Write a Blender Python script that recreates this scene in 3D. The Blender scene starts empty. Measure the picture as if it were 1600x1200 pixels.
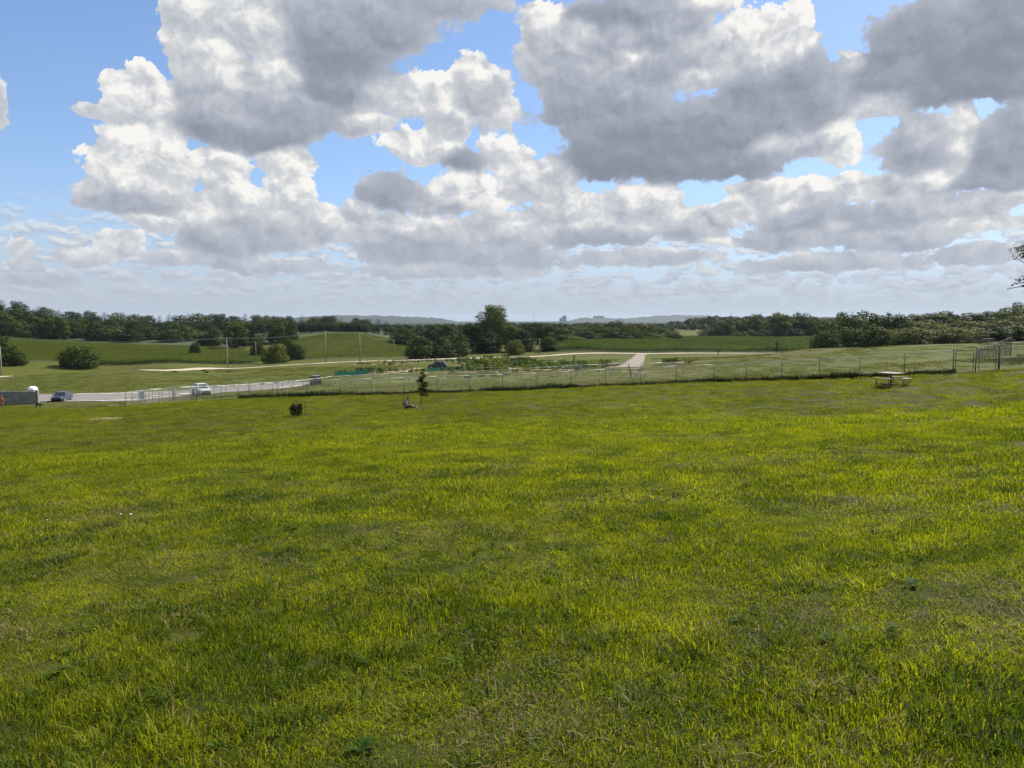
import bpy, bmesh, math, random
import numpy as np
from mathutils import Vector, Matrix

# ------------------------------------------------------------------ scene, camera, light
scene = bpy.context.scene
COL = scene.collection
F = 1210.0                       # focal length in pixels of the 1600 px wide photograph
PITCH = -math.atan(100.0 / F)    # horizon sits 100 px above the centre
CAM = Vector((0.0, 0.0, 1.6))
cam_data = bpy.data.cameras.new('camera')
cam_data.sensor_width = 36.0
cam_data.lens = F / 1600.0 * 36.0
cam_data.clip_start = 0.05
cam_data.clip_end = 40000.0
cam = bpy.data.objects.new('camera', cam_data)
COL.objects.link(cam)
cam.location = CAM
cam.rotation_euler = (math.radians(90) + PITCH, 0, 0)
scene.camera = cam

SUN_AZ = math.radians(48)        # to the right of the view direction (+Y)
SUN_EL = math.radians(44)
EXPOSURE = 1.15
GROUND_R = 9000.0                # the ground reaches this far
HAZE = 3e-5
scene.view_settings.view_transform = 'Standard'
scene.view_settings.look = 'None'
scene.view_settings.exposure = EXPOSURE
scene.view_settings.gamma = 1.0
scene.view_settings.use_curve_mapping = False
scene.render.engine = 'CYCLES'
cy = scene.cycles
cy.use_denoising = True
cy.denoiser = 'OPENIMAGEDENOISE'
cy.denoising_input_passes = 'RGB_ALBEDO_NORMAL'
cy.denoising_prefilter = 'ACCURATE'
cy.use_adaptive_sampling = False
cy.max_bounces = 6
cy.diffuse_bounces = 2
cy.glossy_bounces = 2
cy.transmission_bounces = 4
cy.transparent_max_bounces = 16
cy.volume_bounces = 0
cy.caustics_reflective = False
cy.caustics_refractive = False

sun_data = bpy.data.lights.new('sun', 'SUN')
sun_data.energy = 5.0
sun_data.angle = math.radians(0.53)
sun_data.color = (1.0, 0.95, 0.86)
sun = bpy.data.objects.new('sun', sun_data)
COL.objects.link(sun)
sun_dir = Vector((math.sin(SUN_AZ) * math.cos(SUN_EL), math.cos(SUN_AZ) * math.cos(SUN_EL), math.sin(SUN_EL)))
sun.rotation_euler = (-sun_dir).to_track_quat('-Z', 'Y').to_euler()
sun.location = (60, 60, 120)


def ray(px, py):
    """world direction of a photograph pixel, scaled so that its Y is 1"""
    u, v = (px - 800.0) / F, (600.0 - py) / F
    c, s = math.cos(PITCH), math.sin(PITCH)
    d = Vector((u, c - s * v, s + c * v))
    return d / d.y


def at(px, py, Y):
    return CAM + ray(px, py) * Y


# ------------------------------------------------------------------ node helper
class NT:
    def __init__(self, tree):
        self.t = tree
        tree.nodes.clear()

    def n(self, kind, **kw):
        node = self.t.nodes.new(kind)
        for k, v in kw.items():
            setattr(node, k, v)
        return node

    def put(self, sock, v):
        if isinstance(v, bpy.types.NodeSocket):
            self.t.links.new(v, sock)
        elif v is not None:
            sock.default_value = v

    def math(self, op, a, b=None, c=None, clamp=False):
        m = self.n('ShaderNodeMath', operation=op, use_clamp=clamp)
        self.put(m.inputs[0], a)
        if b is not None: self.put(m.inputs[1], b)
        if c is not None: self.put(m.inputs[2], c)
        return m.outputs[0]

    def vec(self, op, a, b=None, c=None):
        m = self.n('ShaderNodeVectorMath', operation=op)
        self.put(m.inputs[0], a)
        if b is not None: self.put(m.inputs[1], b)
        if c is not None: self.put(m.inputs[2], c)
        return m.outputs['Value'] if op in ('DOT_PRODUCT', 'LENGTH', 'DISTANCE') else m.outputs['Vector']

    def scale(self, a, s):
        m = self.n('ShaderNodeVectorMath', operation='SCALE')
        self.put(m.inputs[0], a)
        self.put(m.inputs[3], s)
        return m.outputs['Vector']

    def mix(self, f, a, b, blend='MIX'):
        m = self.n('ShaderNodeMix', data_type='RGBA', blend_type=blend)
        self.put(m.inputs[0], f)
        self.put(m.inputs[6], (*a, 1) if isinstance(a, tuple) and len(a) == 3 else a)
        self.put(m.inputs[7], (*b, 1) if isinstance(b, tuple) and len(b) == 3 else b)
        return m.outputs[2]

    def mixf(self, f, a, b):
        m = self.n('ShaderNodeMix', data_type='FLOAT')
        self.put(m.inputs[0], f); self.put(m.inputs[2], a); self.put(m.inputs[3], b)
        return m.outputs[0]

    def smooth(self, x, lo, hi, a=0.0, b=1.0):
        m = self.n('ShaderNodeMapRange', interpolation_type='SMOOTHSTEP')
        self.put(m.inputs[0], x); self.put(m.inputs[1], lo); self.put(m.inputs[2], hi)
        self.put(m.inputs[3], a); self.put(m.inputs[4], b)
        return m.outputs[0]

    def noise(self, v, scale, detail=4, rough=0.55, color=False, dist=0.0, lac=2.0, dim='3D'):
        m = self.n('ShaderNodeTexNoise', noise_dimensions=dim)
        if v is not None: self.put(m.inputs['Vector'], v)
        self.put(m.inputs['Scale'], scale)
        m.inputs['Detail'].default_value = detail
        m.inputs['Roughness'].default_value = rough
        m.inputs['Distortion'].default_value = dist
        m.inputs['Lacunarity'].default_value = lac
        return m.outputs['Color' if color else 'Fac']

    def voro(self, v, scale, detail=3, rough=0.5, feature='F1', lac=2.0, dim='3D'):
        m = self.n('ShaderNodeTexVoronoi', feature=feature, normalize=False, voronoi_dimensions=dim)
        if v is not None: self.put(m.inputs['Vector'], v)
        self.put(m.inputs['Scale'], scale)
        m.inputs['Detail'].default_value = detail
        m.inputs['Roughness'].default_value = rough
        m.inputs['Lacunarity'].default_value = lac
        return m.outputs['Distance']

    def ramp(self, fac, stops, interp='LINEAR'):
        m = self.n('ShaderNodeValToRGB')
        e = m.color_ramp
        e.interpolation = interp
        while len(e.elements) < len(stops): e.elements.new(0.5)
        for el, (p, c) in zip(e.elements, stops):
            el.position = p
            el.color = (*c, 1)
        self.put(m.inputs[0], fac)
        return m.outputs[0]


# ------------------------------------------------------------------ world: daylight sky with cumulus
world = bpy.data.worlds.new('World')
scene.world = world
world.use_nodes = True
w = NT(world.node_tree)
SKY_STRENGTH = 0.068
DISP = 2.0 ** -EXPOSURE
geo = w.n('ShaderNodeTexCoord').outputs['Generated']
sky = w.n('ShaderNodeTexSky', sky_type='NISHITA', sun_disc=False, sun_elevation=SUN_EL,
          sun_rotation=SUN_AZ, altitude=300, air_density=1.0, dust_density=0.6, ozone_density=3.0)
sep = w.n('ShaderNodeSeparateXYZ'); w.put(sep.inputs[0], geo)
DEG = 180 / math.pi
az = w.math('MULTIPLY', w.math('ARCTAN2', sep.outputs[0], sep.outputs[1]), DEG / 10)
el = w.math('MULTIPLY', w.math('ARCSINE', sep.outputs[2]), DEG / 10)
cmb = w.n('ShaderNodeCombineXYZ')
w.put(cmb.inputs[0], az); w.put(cmb.inputs[1], el)
P0 = cmb.outputs[0]                     # azimuth, elevation in units of ten degrees

# billows: round cauliflower heads at several sizes
warp = w.vec('SUBTRACT', w.noise(P0, 2.2, 3, 0.55, color=True, dim='2D'), (0.5, 0.5, 0.5))
Pw = w.vec('MULTIPLY_ADD', warp, (0.17, 0.12, 0.0), P0)
warp2 = w.vec('SUBTRACT', w.noise(P0, 9.0, 4, 0.6, color=True, dim='2D'), (0.5, 0.5, 0.5))
Pn = w.vec('MULTIPLY_ADD', warp2, (0.07, 0.07, 0.0), Pw)
Pb = w.vec('MULTIPLY_ADD', warp2, (0.055, 0.05, 0.0), Pw)
Pn = w.vec('MULTIPLY', Pn, (1.0, 1.2, 1.0))
v_a = w.voro(Pn, 3.2, 1.0, 0.5, dim='2D')
v_b = w.voro(w.vec('ADD', Pn, (0.05, 0.11, 0.0)), 3.2, 1.0, 0.5, dim='2D')
f_a = w.voro(Pn, 11.0, 2.0, 0.6, dim='2D')
n_a = w.noise(Pn, 5.5, 5.0, 0.55, dim='2D')
n_b = w.noise(w.vec('ADD', Pn, (0.03, 0.07, 0.0)), 5.5, 5.0, 0.55, dim='2D')
fb = w.noise(Pw, 4.0, 6, 0.58, dim='2D')
fb2 = w.noise(w.vec('ADD', P0, (7.3, 2.1, 0.0)), 1.35, 4, 0.5, dim='2D')
relief = w.math('SUBTRACT', v_b, v_a)           # > 0 on the side turned to the sun
relief_f = w.math('SUBTRACT', n_a, n_b)

# blobs: centre and radii in photograph pixels, brightness 0..1
B = [
 (175,128,22,18,.95),(213,118,30,24,.97),(228,162,46,34,.93),(140,172,26,9,.88),(190,175,40,18,.85),
 (205,255,78,52,.97),(265,265,40,60,.9),(150,300,46,22,.8),(205,318,90,15,.55),
 (350,272,50,36,.97),(455,285,42,46,.95),(445,245,50,18,.86),(395,330,85,34,.84),(350,375,85,28,.56),(250,348,50,13,.85),(490,352,42,36,.8),
 (180,382,36,22,.92),(128,402,48,12,.82),(33,393,24,15,.92),(40,416,36,11,.78),(290,403,60,13,.76),
 (-4,150,18,36,.85),
 (285,30,42,46,.9),(300,92,40,50,.8),(385,40,80,50,.84),(342,88,36,26,1.),(425,120,50,26,.9),(375,160,100,34,.66),(345,195,78,34,.42),(410,218,75,18,.34),(470,180,80,34,.5),(565,196,48,16,.82),(340,148,36,13,.9),
 (535,85,85,70,.33),(600,30,90,46,.5),(500,25,80,34,.55),(700,2,90,22,.55),(520,140,62,26,.36),
 (615,152,66,28,.84),(668,150,44,36,.95),(742,112,34,36,.93),(752,150,42,42,.72),(786,170,22,24,.92),(700,195,36,30,.84),
 (655,232,58,24,.95),(612,300,56,30,.45),(722,252,42,18,.4),(792,242,38,28,.98),(738,292,66,30,.95),(690,322,60,16,.72),(850,285,60,36,.86),
 (600,360,76,24,.82),(640,392,100,26,.55),(765,362,100,30,.76),(905,340,110,34,.86),(1005,318,66,32,.9),(940,372,90,18,.56),(780,402,120,22,.6),
 (848,34,34,26,1.),(905,44,32,18,.95),(860,85,52,50,.7),(972,94,34,22,1.),(1102,122,46,20,.96),(945,160,120,60,.48),(1055,205,170,52,.34),(965,250,110,32,.26),(1110,258,120,24,.32),
 (1185,150,80,50,.4),(1255,128,60,46,.44),(1225,228,80,22,.74),(1308,196,34,18,1.),(1318,226,28,26,.95),(985,24,130,26,.36),(1110,4,56,13,1.),(1185,70,80,46,.92),(1248,42,24,44,1.),(1065,75,60,30,.62),
 (1450,80,120,66,.36),(1560,55,110,80,.3),(1390,125,70,36,.4),(1500,142,130,22,.32),(1325,92,18,13,.96),
 (1372,165,64,18,.93),(1432,225,64,46,.58),(1500,190,22,36,.94),(1490,243,24,24,.9),(1570,235,76,56,.44),(1545,282,84,16,.5),
 (1265,302,84,22,1.),(1338,292,44,18,.98),(1190,322,60,22,.85),(1300,345,120,26,.52),(1430,325,86,26,.66),(1450,288,34,24,.95),(1555,312,70,13,.8),(1300,356,24,13,1.),(1130,379,34,8,.98),(1500,352,90,16,.86),(1400,378,100,16,.62),(1090,352,60,28,.72),
 (960,58,64,30,.62),(1040,40,70,30,.6),(1130,92,60,30,.78),(900,112,60,38,.6),(1010,112,60,28,.52),(1285,170,56,28,.46),(1180,205,80,28,.4),(1395,288,50,16,.8),(1180,292,60,12,.85),(1500,330,80,16,.72),
 (300,135,40,36,.72),(300,322,46,26,.9),(430,372,60,22,.66),(560,332,36,22,.82),(885,322,56,26,.78),(700,365,70,22,.78),(1230,375,90,16,.66),(60,440,90,10,.72),(420,415,120,12,.7),(700,425,150,12,.72),(1000,405,120,14,.74),(1300,410,160,14,.7),(1540,400,100,14,.74),
]
S = Tt = None
for (bx, by, rx, ry, sh) in B:
    d = ray(bx, by).normalized()
    a0, e0 = math.atan2(d.x, d.y) * DEG / 10, math.asin(d.z) * DEG / 10
    k = 1210 / DEG * 10                              # pixels per unit near the centre
    cs = math.cos(math.atan(abs(bx - 800) / F)) ** 2
    sx, sy = k / rx / max(cs, .6) * .93, k / ry * .93
    q = w.vec('MULTIPLY_ADD', Pb, (sx, sy, 0.0), (-a0 * sx, -e0 * sy, 0.0))
    shq = w.math('ADD', w.vec('DOT_PRODUCT', q, (.07, .17, 0.0)), sh)     # each head is brighter towards the sun
    r2 = w.vec('DOT_PRODUCT', q, q)
    g = w.math('POWER', 0.02, r2)
    S = g if S is None else w.math('ADD', S, g)
    Tt = w.math('MULTIPLY', g, shq) if Tt is None else w.math('MULTIPLY_ADD', g, shq, Tt)
# beyond the frame the same kind of cloud goes on
out = w.math('MAXIMUM', w.smooth(w.math('ABSOLUTE', az), 3.5, 4.4), w.smooth(el, 2.35, 3.0))
g_out = w.math('MULTIPLY', w.smooth(fb2, 0.44, 0.62), out)
S = w.math('ADD', S, g_out)
Tt = w.math('MULTIPLY_ADD', g_out, w.smooth(w.noise(P0, 2.6, 3), .35, .65, .4, 1.0), Tt)
shade = w.math('DIVIDE', Tt, w.math('ADD', S, 0.000002))
S = w.math('POWER', S, .34)
dens = w.math('MULTIPLY_ADD', w.math('SUBTRACT', 0.45, v_a), 0.30, w.math('MINIMUM', S, 1.2))
dens = w.math('MULTIPLY_ADD', w.math('SUBTRACT', 0.45, f_a), 0.17, dens)
dens = w.math('MULTIPLY_ADD', w.math('SUBTRACT', fb, 0.5), 0.15, dens)
T0 = 0.145
soft = w.mixf(shade, 0.24, 0.06)
alpha = w.smooth(dens, T0, w.math('ADD', T0, soft))
edge = w.smooth(dens, T0, T0 + .45, 1.0, 0.0)           # thin rims let the sun through
lit = w.math('MULTIPLY_ADD', relief, w.mixf(shade, 0.03, 0.24), shade)
lit = w.math('MULTIPLY_ADD', relief_f, w.mixf(shade, 0.08, 0.62), w.math('MULTIPLY', lit, .97))
lit = w.math('MULTIPLY_ADD', w.math('SUBTRACT', 0.4, f_a), w.mixf(shade, 0.02, 0.13), lit)
lit = w.math('MULTIPLY_ADD', edge, w.mixf(shade, 0.32, 0.0), lit)
lit = w.math('MULTIPLY_ADD', w.math('SUBTRACT', fb, 0.5), w.mixf(shade, .06, .12), lit, clamp=True)
ccol = w.vec('MULTIPLY', w.ramp(lit, [(0.0, (.20, .225, .27)), (.3, (.295, .33, .40)), (.55, (.43, .465, .535)), (.8, (.63, .65, .68)), (1.0, (.95, .93, .90))]), (DISP,) * 3)
# low flat layers towards the horizon
Ph = w.vec('MULTIPLY', Pw, (1.9, 5.2, 1.0))
h1 = w.voro(Ph, 3.2, 2.0, 0.55, dim='2D')
h2 = w.voro(w.vec('ADD', Ph, (.03, .13, 0)), 3.2, 2.0, 0.55, dim='2D')
hn = w.noise(Ph, 1.5, 5, .58, dim='2D')
hmask = w.math('MULTIPLY', w.smooth(el, 0.85, 0.45), w.smooth(el, 0.02, 0.2))
hd = w.math('MULTIPLY_ADD', w.math('SUBTRACT', hn, .5), -1.6, h1)
ha = w.math('MULTIPLY', w.smooth(hd, 1.12, 0.62), hmask)
hl = w.math('MULTIPLY_ADD', w.math('SUBTRACT', h2, h1), 0.75, w.math('MULTIPLY_ADD', w.math('SUBTRACT', hn, .5), .7, .60), clamp=True)
hcol = w.vec('MULTIPLY', w.ramp(hl, [(0.0, (.36, .41, .49)), (.5, (.52, .56, .63)), (1.0, (.86, .86, .86))]), (DISP,) * 3)
skyc = w.vec('MULTIPLY', sky.outputs[0], (SKY_STRENGTH * .88, SKY_STRENGTH * .95, SKY_STRENGTH * 1.06))
skyc = w.vec('DIVIDE', skyc, w.vec('MULTIPLY_ADD', skyc, (1.0, .80, .52), (.80, .80, .80)))
c1 = w.mix(w.math('MULTIPLY', ha, .9), skyc, hcol)
c2 = w.mix(alpha, c1, ccol)
veil = w.math('MULTIPLY', w.math('POWER', w.smooth(el, 1.15, 0.0), 2.4), 0.88)
c3 = w.mix(veil, c2, (.47 * DISP, .525 * DISP, .62 * DISP))
final = w.vec('SCALE', c3); w.t.nodes[-1].inputs[3].default_value = 1 / SKY_STRENGTH
bg = w.n('ShaderNodeBackground')
w.put(bg.inputs[0], final); bg.inputs[1].default_value = SKY_STRENGTH
wo = w.n('ShaderNodeOutputWorld'); w.put(wo.inputs[0], bg.outputs[0])
world.cycles.sampling_method = 'MANUAL'
world.cycles.sample_map_resolution = 512
# ------------------------------------------------------------------ helpers
RNG = np.random.default_rng(11)
random.seed(11)


def tag(o, label=None, cat=None, group=None, kind=None):
    if label: o['label'] = label
    if cat: o['category'] = cat
    if group: o['group'] = group
    if kind: o['kind'] = kind
    return o


def obj(name, me, parent=None, loc=None, rz=None, mat=None):
    o = bpy.data.objects.new(name, me)
    COL.objects.link(o)
    if parent is not None: o.parent = parent
    if loc is not None: o.location = loc
    if rz is not None: o.rotation_euler = (0, 0, rz)
    if mat is not None and me is not None and not me.materials: me.materials.append(mat)
    return o


def empty(name, loc=(0, 0, 0), rz=0.0):
    o = bpy.data.objects.new(name, None)
    COL.objects.link(o)
    o.empty_display_size = 0.3
    o.location = loc
    o.rotation_euler = (0, 0, rz)
    return o


def copy_tree(o, parent=None):
    c = o.copy()
    COL.objects.link(c)
    c.parent = parent
    for ch in o.children:
        copy_tree(ch, c)
    return c


def np_mesh(name, verts, faces, mat=None, smooth=False):
    """faces: (n,k) integer array"""
    verts = np.asarray(verts, dtype=np.float32); faces = np.asarray(faces, dtype=np.int32)
    me = bpy.data.meshes.new(name)
    n, k = faces.shape
    me.vertices.add(len(verts)); me.vertices.foreach_set('co', verts.ravel())
    me.loops.add(n * k); me.loops.foreach_set('vertex_index', faces.ravel())
    me.polygons.add(n)
    me.polygons.foreach_set('loop_start', np.arange(0, n * k, k, dtype=np.int32))
    if smooth: me.polygons.foreach_set('use_smooth', np.ones(n, dtype=bool))
    me.update(calc_edges=True)
    if mat: me.materials.append(mat)
    return me


class MB:
    """collects boxes, bars and tubes into one mesh"""
    def __init__(self):
        self.v, self.f = [], []

    def add(self, vs, fs):
        b = len(self.v)
        self.v += [tuple(x) for x in vs]
        self.f += [tuple(b + i for i in q) for q in fs]
        return self

    def box(self, c, s, rz=0.0, taper=1.0):
        hx, hy, hz = s[0] / 2, s[1] / 2, s[2] / 2
        vs = []
        for z, t in ((-hz, 1.0), (hz, taper)):
            for x, y in ((-hx, -hy), (hx, -hy), (hx, hy), (-hx, hy)):
                X, Y = x * t, y * t
                vs.append((c[0] + X * math.cos(rz) - Y * math.sin(rz), c[1] + X * math.sin(rz) + Y * math.cos(rz), c[2] + z))
        return self.add(vs, [(3, 2, 1, 0), (4, 5, 6, 7), (0, 1, 5, 4), (1, 2, 6, 5), (2, 3, 7, 6), (3, 0, 4, 7)])

    def tube(self, a, b, r0, r1=None, n=6, caps=True):
        r1 = r0 if r1 is None else r1
        a, b = Vector(a), Vector(b)
        q = (b - a).to_track_quat('Z', 'Y')
        vs = []
        for p, r in ((a, r0), (b, r1)):
            for i in range(n):
                t = 2 * math.pi * i / n
                vs.append(p + q @ Vector((r * math.cos(t), r * math.sin(t), 0)))
        fs = [(i, (i + 1) % n, n + (i + 1) % n, n + i) for i in range(n)]
        if caps: fs += [tuple(range(n - 1, -1, -1)), tuple(range(n, 2 * n))]
        return self.add(vs, fs)

    def path(self, pts, radii, n=6):
        for i in range(len(pts) - 1):
            self.tube(pts[i], pts[i + 1], radii[i], radii[i + 1], n)
        return self

    def mesh(self, name, mat=None, smooth=False, bevel=0.0):
        me = bpy.data.meshes.new(name)
        me.from_pydata(self.v, [], self.f)
        if bevel:
            bm = bmesh.new(); bm.from_mesh(me)
            bmesh.ops.bevel(bm, geom=list(bm.edges), offset=bevel, segments=2, affect='EDGES', profile=.6)
            bm.to_mesh(me); bm.free()
        if smooth: me.shade_smooth()
        me.update()
        if mat: me.materials.append(mat)
        return me

    def build(self, name, mat, parent=None, loc=None, rz=None, smooth=False, bevel=0.0):
        return obj(name, self.mesh(name, mat, smooth, bevel), parent, loc, rz)


MATS = {}


def mat(name, color, rough=0.7, metal=0.0, var=0.12, scale=6.0, bump=0.0, spec=0.3, world=False, coat=0.0):
    """plain procedural material: base colour broken up by noise"""
    if name in MATS: return MATS[name]
    m = bpy.data.materials.new(name); m.use_nodes = True
    t = NT(m.node_tree)
    vec = t.n('ShaderNodeNewGeometry').outputs['Position'] if world else t.n('ShaderNodeTexCoord').outputs['Object']
    ns = t.noise(vec, scale, 5, 0.6)
    c = t.mix(t.smooth(ns, .3, .7), tuple(x * (1 - var) for x in color), tuple(min(1, x * (1 + var)) for x in color))
    p = t.n('ShaderNodeBsdfPrincipled')
    t.put(p.inputs['Base Color'], c)
    t.put(p.inputs['Roughness'], t.mixf(ns, max(.05, rough - .1), min(1, rough + .1)))
    p.inputs['Metallic'].default_value = metal
    p.inputs['Specular IOR Level'].default_value = spec
    p.inputs['Coat Weight'].default_value = coat
    if bump:
        b = t.n('ShaderNodeBump'); b.inputs['Strength'].default_value = bump
        t.put(b.inputs['Height'], ns); t.put(p.inputs['Normal'], b.outputs[0])
    o = t.n('ShaderNodeOutputMaterial'); t.put(o.inputs[0], p.outputs[0])
    MATS[name] = m
    return m


def leaf_mat(name, dark, light, trans=0.35, tcol=None, scale=0.35, obj_var=0.5, rough=0.75):
    """foliage: two greens mixed by noise and by the individual, with light passing through"""
    if name in MATS: return MATS[name]
    m = bpy.data.materials.new(name); m.use_nodes = True
    t = NT(m.node_tree)
    pos = t.n('ShaderNodeNewGeometry').outputs['Position']
    oi = t.n('ShaderNodeObjectInfo').outputs['Random']
    at_ = t.n('ShaderNodeAttribute', attribute_name='tint').outputs['Fac']
    n1 = t.noise(pos, scale, 4, 0.6)
    f = t.math('ADD', t.math('MULTIPLY', n1, 0.9), t.math('MULTIPLY', t.math('SUBTRACT', oi, .5), obj_var))
    f = t.math('ADD', f, t.math('MULTIPLY', t.math('SUBTRACT', at_, .5), .7))
    c = t.mix(t.smooth(f, .1, .85), dark, light)
    d = t.n('ShaderNodeBsdfPrincipled'); t.put(d.inputs['Base Color'], c)
    d.inputs['Roughness'].default_value = rough; d.inputs['Specular IOR Level'].default_value = 0.08
    tr = t.n('ShaderNodeBsdfTranslucent')
    tc = t.mix(1.0, c, tcol or (1.25, 1.3, .45), 'MULTIPLY'); t.put(tr.inputs[0], tc)
    ms = t.n('ShaderNodeMixShader'); ms.inputs[0].default_value = trans
    t.put(ms.inputs[1], d.outputs[0]); t.put(ms.inputs[2], tr.outputs[0])
    o = t.n('ShaderNodeOutputMaterial'); t.put(o.inputs[0], ms.outputs[0])
    MATS[name] = m
    return m


# ------------------------------------------------------------------ terrain
# heights measured from the photograph: (pixel x, pixel y, metres ahead of the camera)
PIX = [
 (635,638,60),(463,651,50),(1392,603,48),(1490,583,51),(1363,590,55),(1232,594,60),(1116,597,65),(957,603,68),(687,613,71),(470,620,72),(350,625,74),(230,632,77),
 (1560,581,50),(1640,578,48),(60,637,100),(30,631,113),(150,640,85),(-60,636,112),
 (314,618,118),(97,627.5,118),(200,627,118),(200,614,132),(400,610,128),(400,602,138),(485,602,138),(485,597,145),(0,628,121),(0,615,134),
 (200,600,162),(100,600,166),(300,590,190),(400,585,190),(120,584,200),(170,582.5,207),(212,581,216),(60,586,190),(0,590.5,200),(20,600,166),
 (518,601,128),(957,584,112),(985,591,105),(1068,582,112),(750,594,122),(620,600,118),
 (600,585,160),(650,578,190),(684,575,205),(850,572,190),(950,565,200),(780,577,170),
 (230,580,240),(355,576,250),(450,571,256),(562,567,262),(700,561,280),(843,557,290),(1000,552.5,290),(1100,552,282),(1200,552,270),(985,572,150),
 (1222,553,240),(1150,565,160),(1250,570,110),(1300,546,170),(1400,541,120),(1366,547,105),(1543,537,110),(1595,538.5,110),(1527,568,82),(1577,557,68),
 (1100,549,300),(1100,530.5,480),(900,548,310),(1250,549,295),(1280,530.5,470),
 (300,568,280),(150,571,270),(100,536,430),(250,541,420),(560,524,420),(560,560,300),(630,541,420),(450,548,380),(60,573,255),(500,527,420),
 (0,520,480),(0,500,560),(100,507,600),(300,514,650),(500,518,700),(-100,490,560),
]
XYZ = [(0,0,0),(0,-20,1.4),(-20,-10,-.3),(20,-10,1.8),(0,5,-.4),(0,10,-.82),(10,10,-.35),(-10,10,-1.3),(0,25,-2.2),(-15,25,-3.1),(15,25,-1.45),(0,40,-3.9),(20,40,-3.1),(-20,40,-4.9),
 (-128,227,-16.8),(-114,236,-16.6),(-137,214,-16.2),(60,160,-4.5),(85,140,-3.7),(95,140,-3.0),(108,240,-7.5),(125,230,-6),(130,200,-4.5),(200,300,-3.5),(170,330,-5),(60,420,-10.5),(-40,420,-10.5),(40,600,-10),(-100,700,-8),(250,600,-8),
 (0,1000,-9.5),(-500,1000,-6),(600,1000,-9),(0,2000,-12),(0,5000,-14),(3000,4000,-14),(-3000,4000,-14),(0,11000,-16),(8000,8000,-16),(-8000,8000,-16),
 (200,0,8),(-200,0,-14),(0,-200,10),(1000,0,6),(-1000,0,-8),(0,-1000,8),(8000,0,-14),(-8000,0,-14),(0,-8000,-14),(80,95,-1.5),(60,30,2.5),(-60,30,-6.5),(60,-60,6),(-60,-60,1)]


def lp(X, Y):
    X = np.asarray(X, float); Y = np.asarray(Y, float)
    R = np.hypot(X, Y)
    k = np.log1p(R / 45.0) / np.maximum(R, 1e-6)
    return X * k * 1.6, Y * k * 1.6


def _tps():
    pts = [tuple(at(*p)) for p in PIX] + XYZ
    A = np.array(pts, float)
    a, b = lp(A[:, 0], A[:, 1])
    n = len(A)
    d = np.hypot(a[:, None] - a[None], b[:, None] - b[None])
    K = np.where(d > 0, d * d * np.log(d + 1e-12), 0) + np.eye(n) * 2e-4
    M = np.zeros((n + 3, n + 3))
    M[:n, :n] = K
    M[:n, n], M[:n, n + 1], M[:n, n + 2] = 1, a, b
    M[n:, :n] = M[:n, n:].T
    sol = np.linalg.solve(M, np.concatenate([A[:, 2], [0, 0, 0]]))
    return a, b, sol[:n], sol[n:]


_TA, _TB, _TW, _TC = _tps()


def terrain(X, Y):
    X = np.atleast_1d(np.asarray(X, float)); Y = np.atleast_1d(np.asarray(Y, float))
    sh = X.shape
    X, Y = X.ravel(), Y.ravel()
    a, b = lp(X, Y)
    z = np.empty(len(a))
    for i in range(0, len(a), 20000):
        s = slice(i, i + 20000)
        d = np.hypot(a[s, None] - _TA[None], b[s, None] - _TB[None])
        z[s] = (d * d * np.log(d + 1e-12)) @ _TW + _TC[0] + _TC[1] * a[s] + _TC[2] * b[s]
    # gentle unevenness of the turf
    z = z + .035 * np.sin(X * .9 + 1.3 * np.sin(Y * .31)) * np.sin(Y * .7 + np.sin(X * .43)) + .02 * np.sin(X * 2.3 + Y * 1.1) * np.sin(Y * 1.9 - X * .6)
    return z.reshape(sh)


def gz(X, Y):
    return float(terrain(X, Y)[0])


def hit(px, py, y0=2.5, y1=900.0):
    """where the view ray of a photograph pixel meets the ground"""
    r = ray(px, py)
    Y = np.geomspace(y0, y1, 700)
    d = CAM.z + r.z * Y - terrain(r.x * Y, Y)
    k = np.argmax(d < 0)
    if d[k] >= 0: k = len(Y) - 1
    lo, hi = Y[max(k - 1, 0)], Y[k]
    for _ in range(18):
        m = (lo + hi) / 2
        if CAM.z + r.z * m - gz(r.x * m, m) < 0: hi = m
        else: lo = m
    return Vector((r.x * hi, hi, gz(r.x * hi, hi)))


def on(px, Y, dz=0.0):
    """the ground point at pixel column px, Y metres ahead"""
    X = (px - 800.0) / F * Y / (math.cos(PITCH))
    X = ray(px, 560).x * Y
    return Vector((X, Y, gz(X, Y) + dz))


def value_noise(X, Y, s, seed=0):
    X = np.asarray(X) / s; Y = np.asarray(Y) / s
    xi, yi = np.floor(X).astype(int), np.floor(Y).astype(int)
    fx, fy = X - xi, Y - yi
    fx, fy = fx * fx * (3 - 2 * fx), fy * fy * (3 - 2 * fy)
    def h(i, j):
        n = (i * 374761393 + j * 668265263 + seed * 974634777) & 0xffffffff
        n = ((n ^ (n >> 13)) * 1274126177) & 0xffffffff
        return ((n ^ (n >> 16)) & 0xffff) / 65535.0
    return (h(xi, yi) * (1 - fx) + h(xi + 1, yi) * fx) * (1 - fy) + (h(xi, yi + 1) * (1 - fx) + h(xi + 1, yi + 1) * fx) * fy


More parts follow.
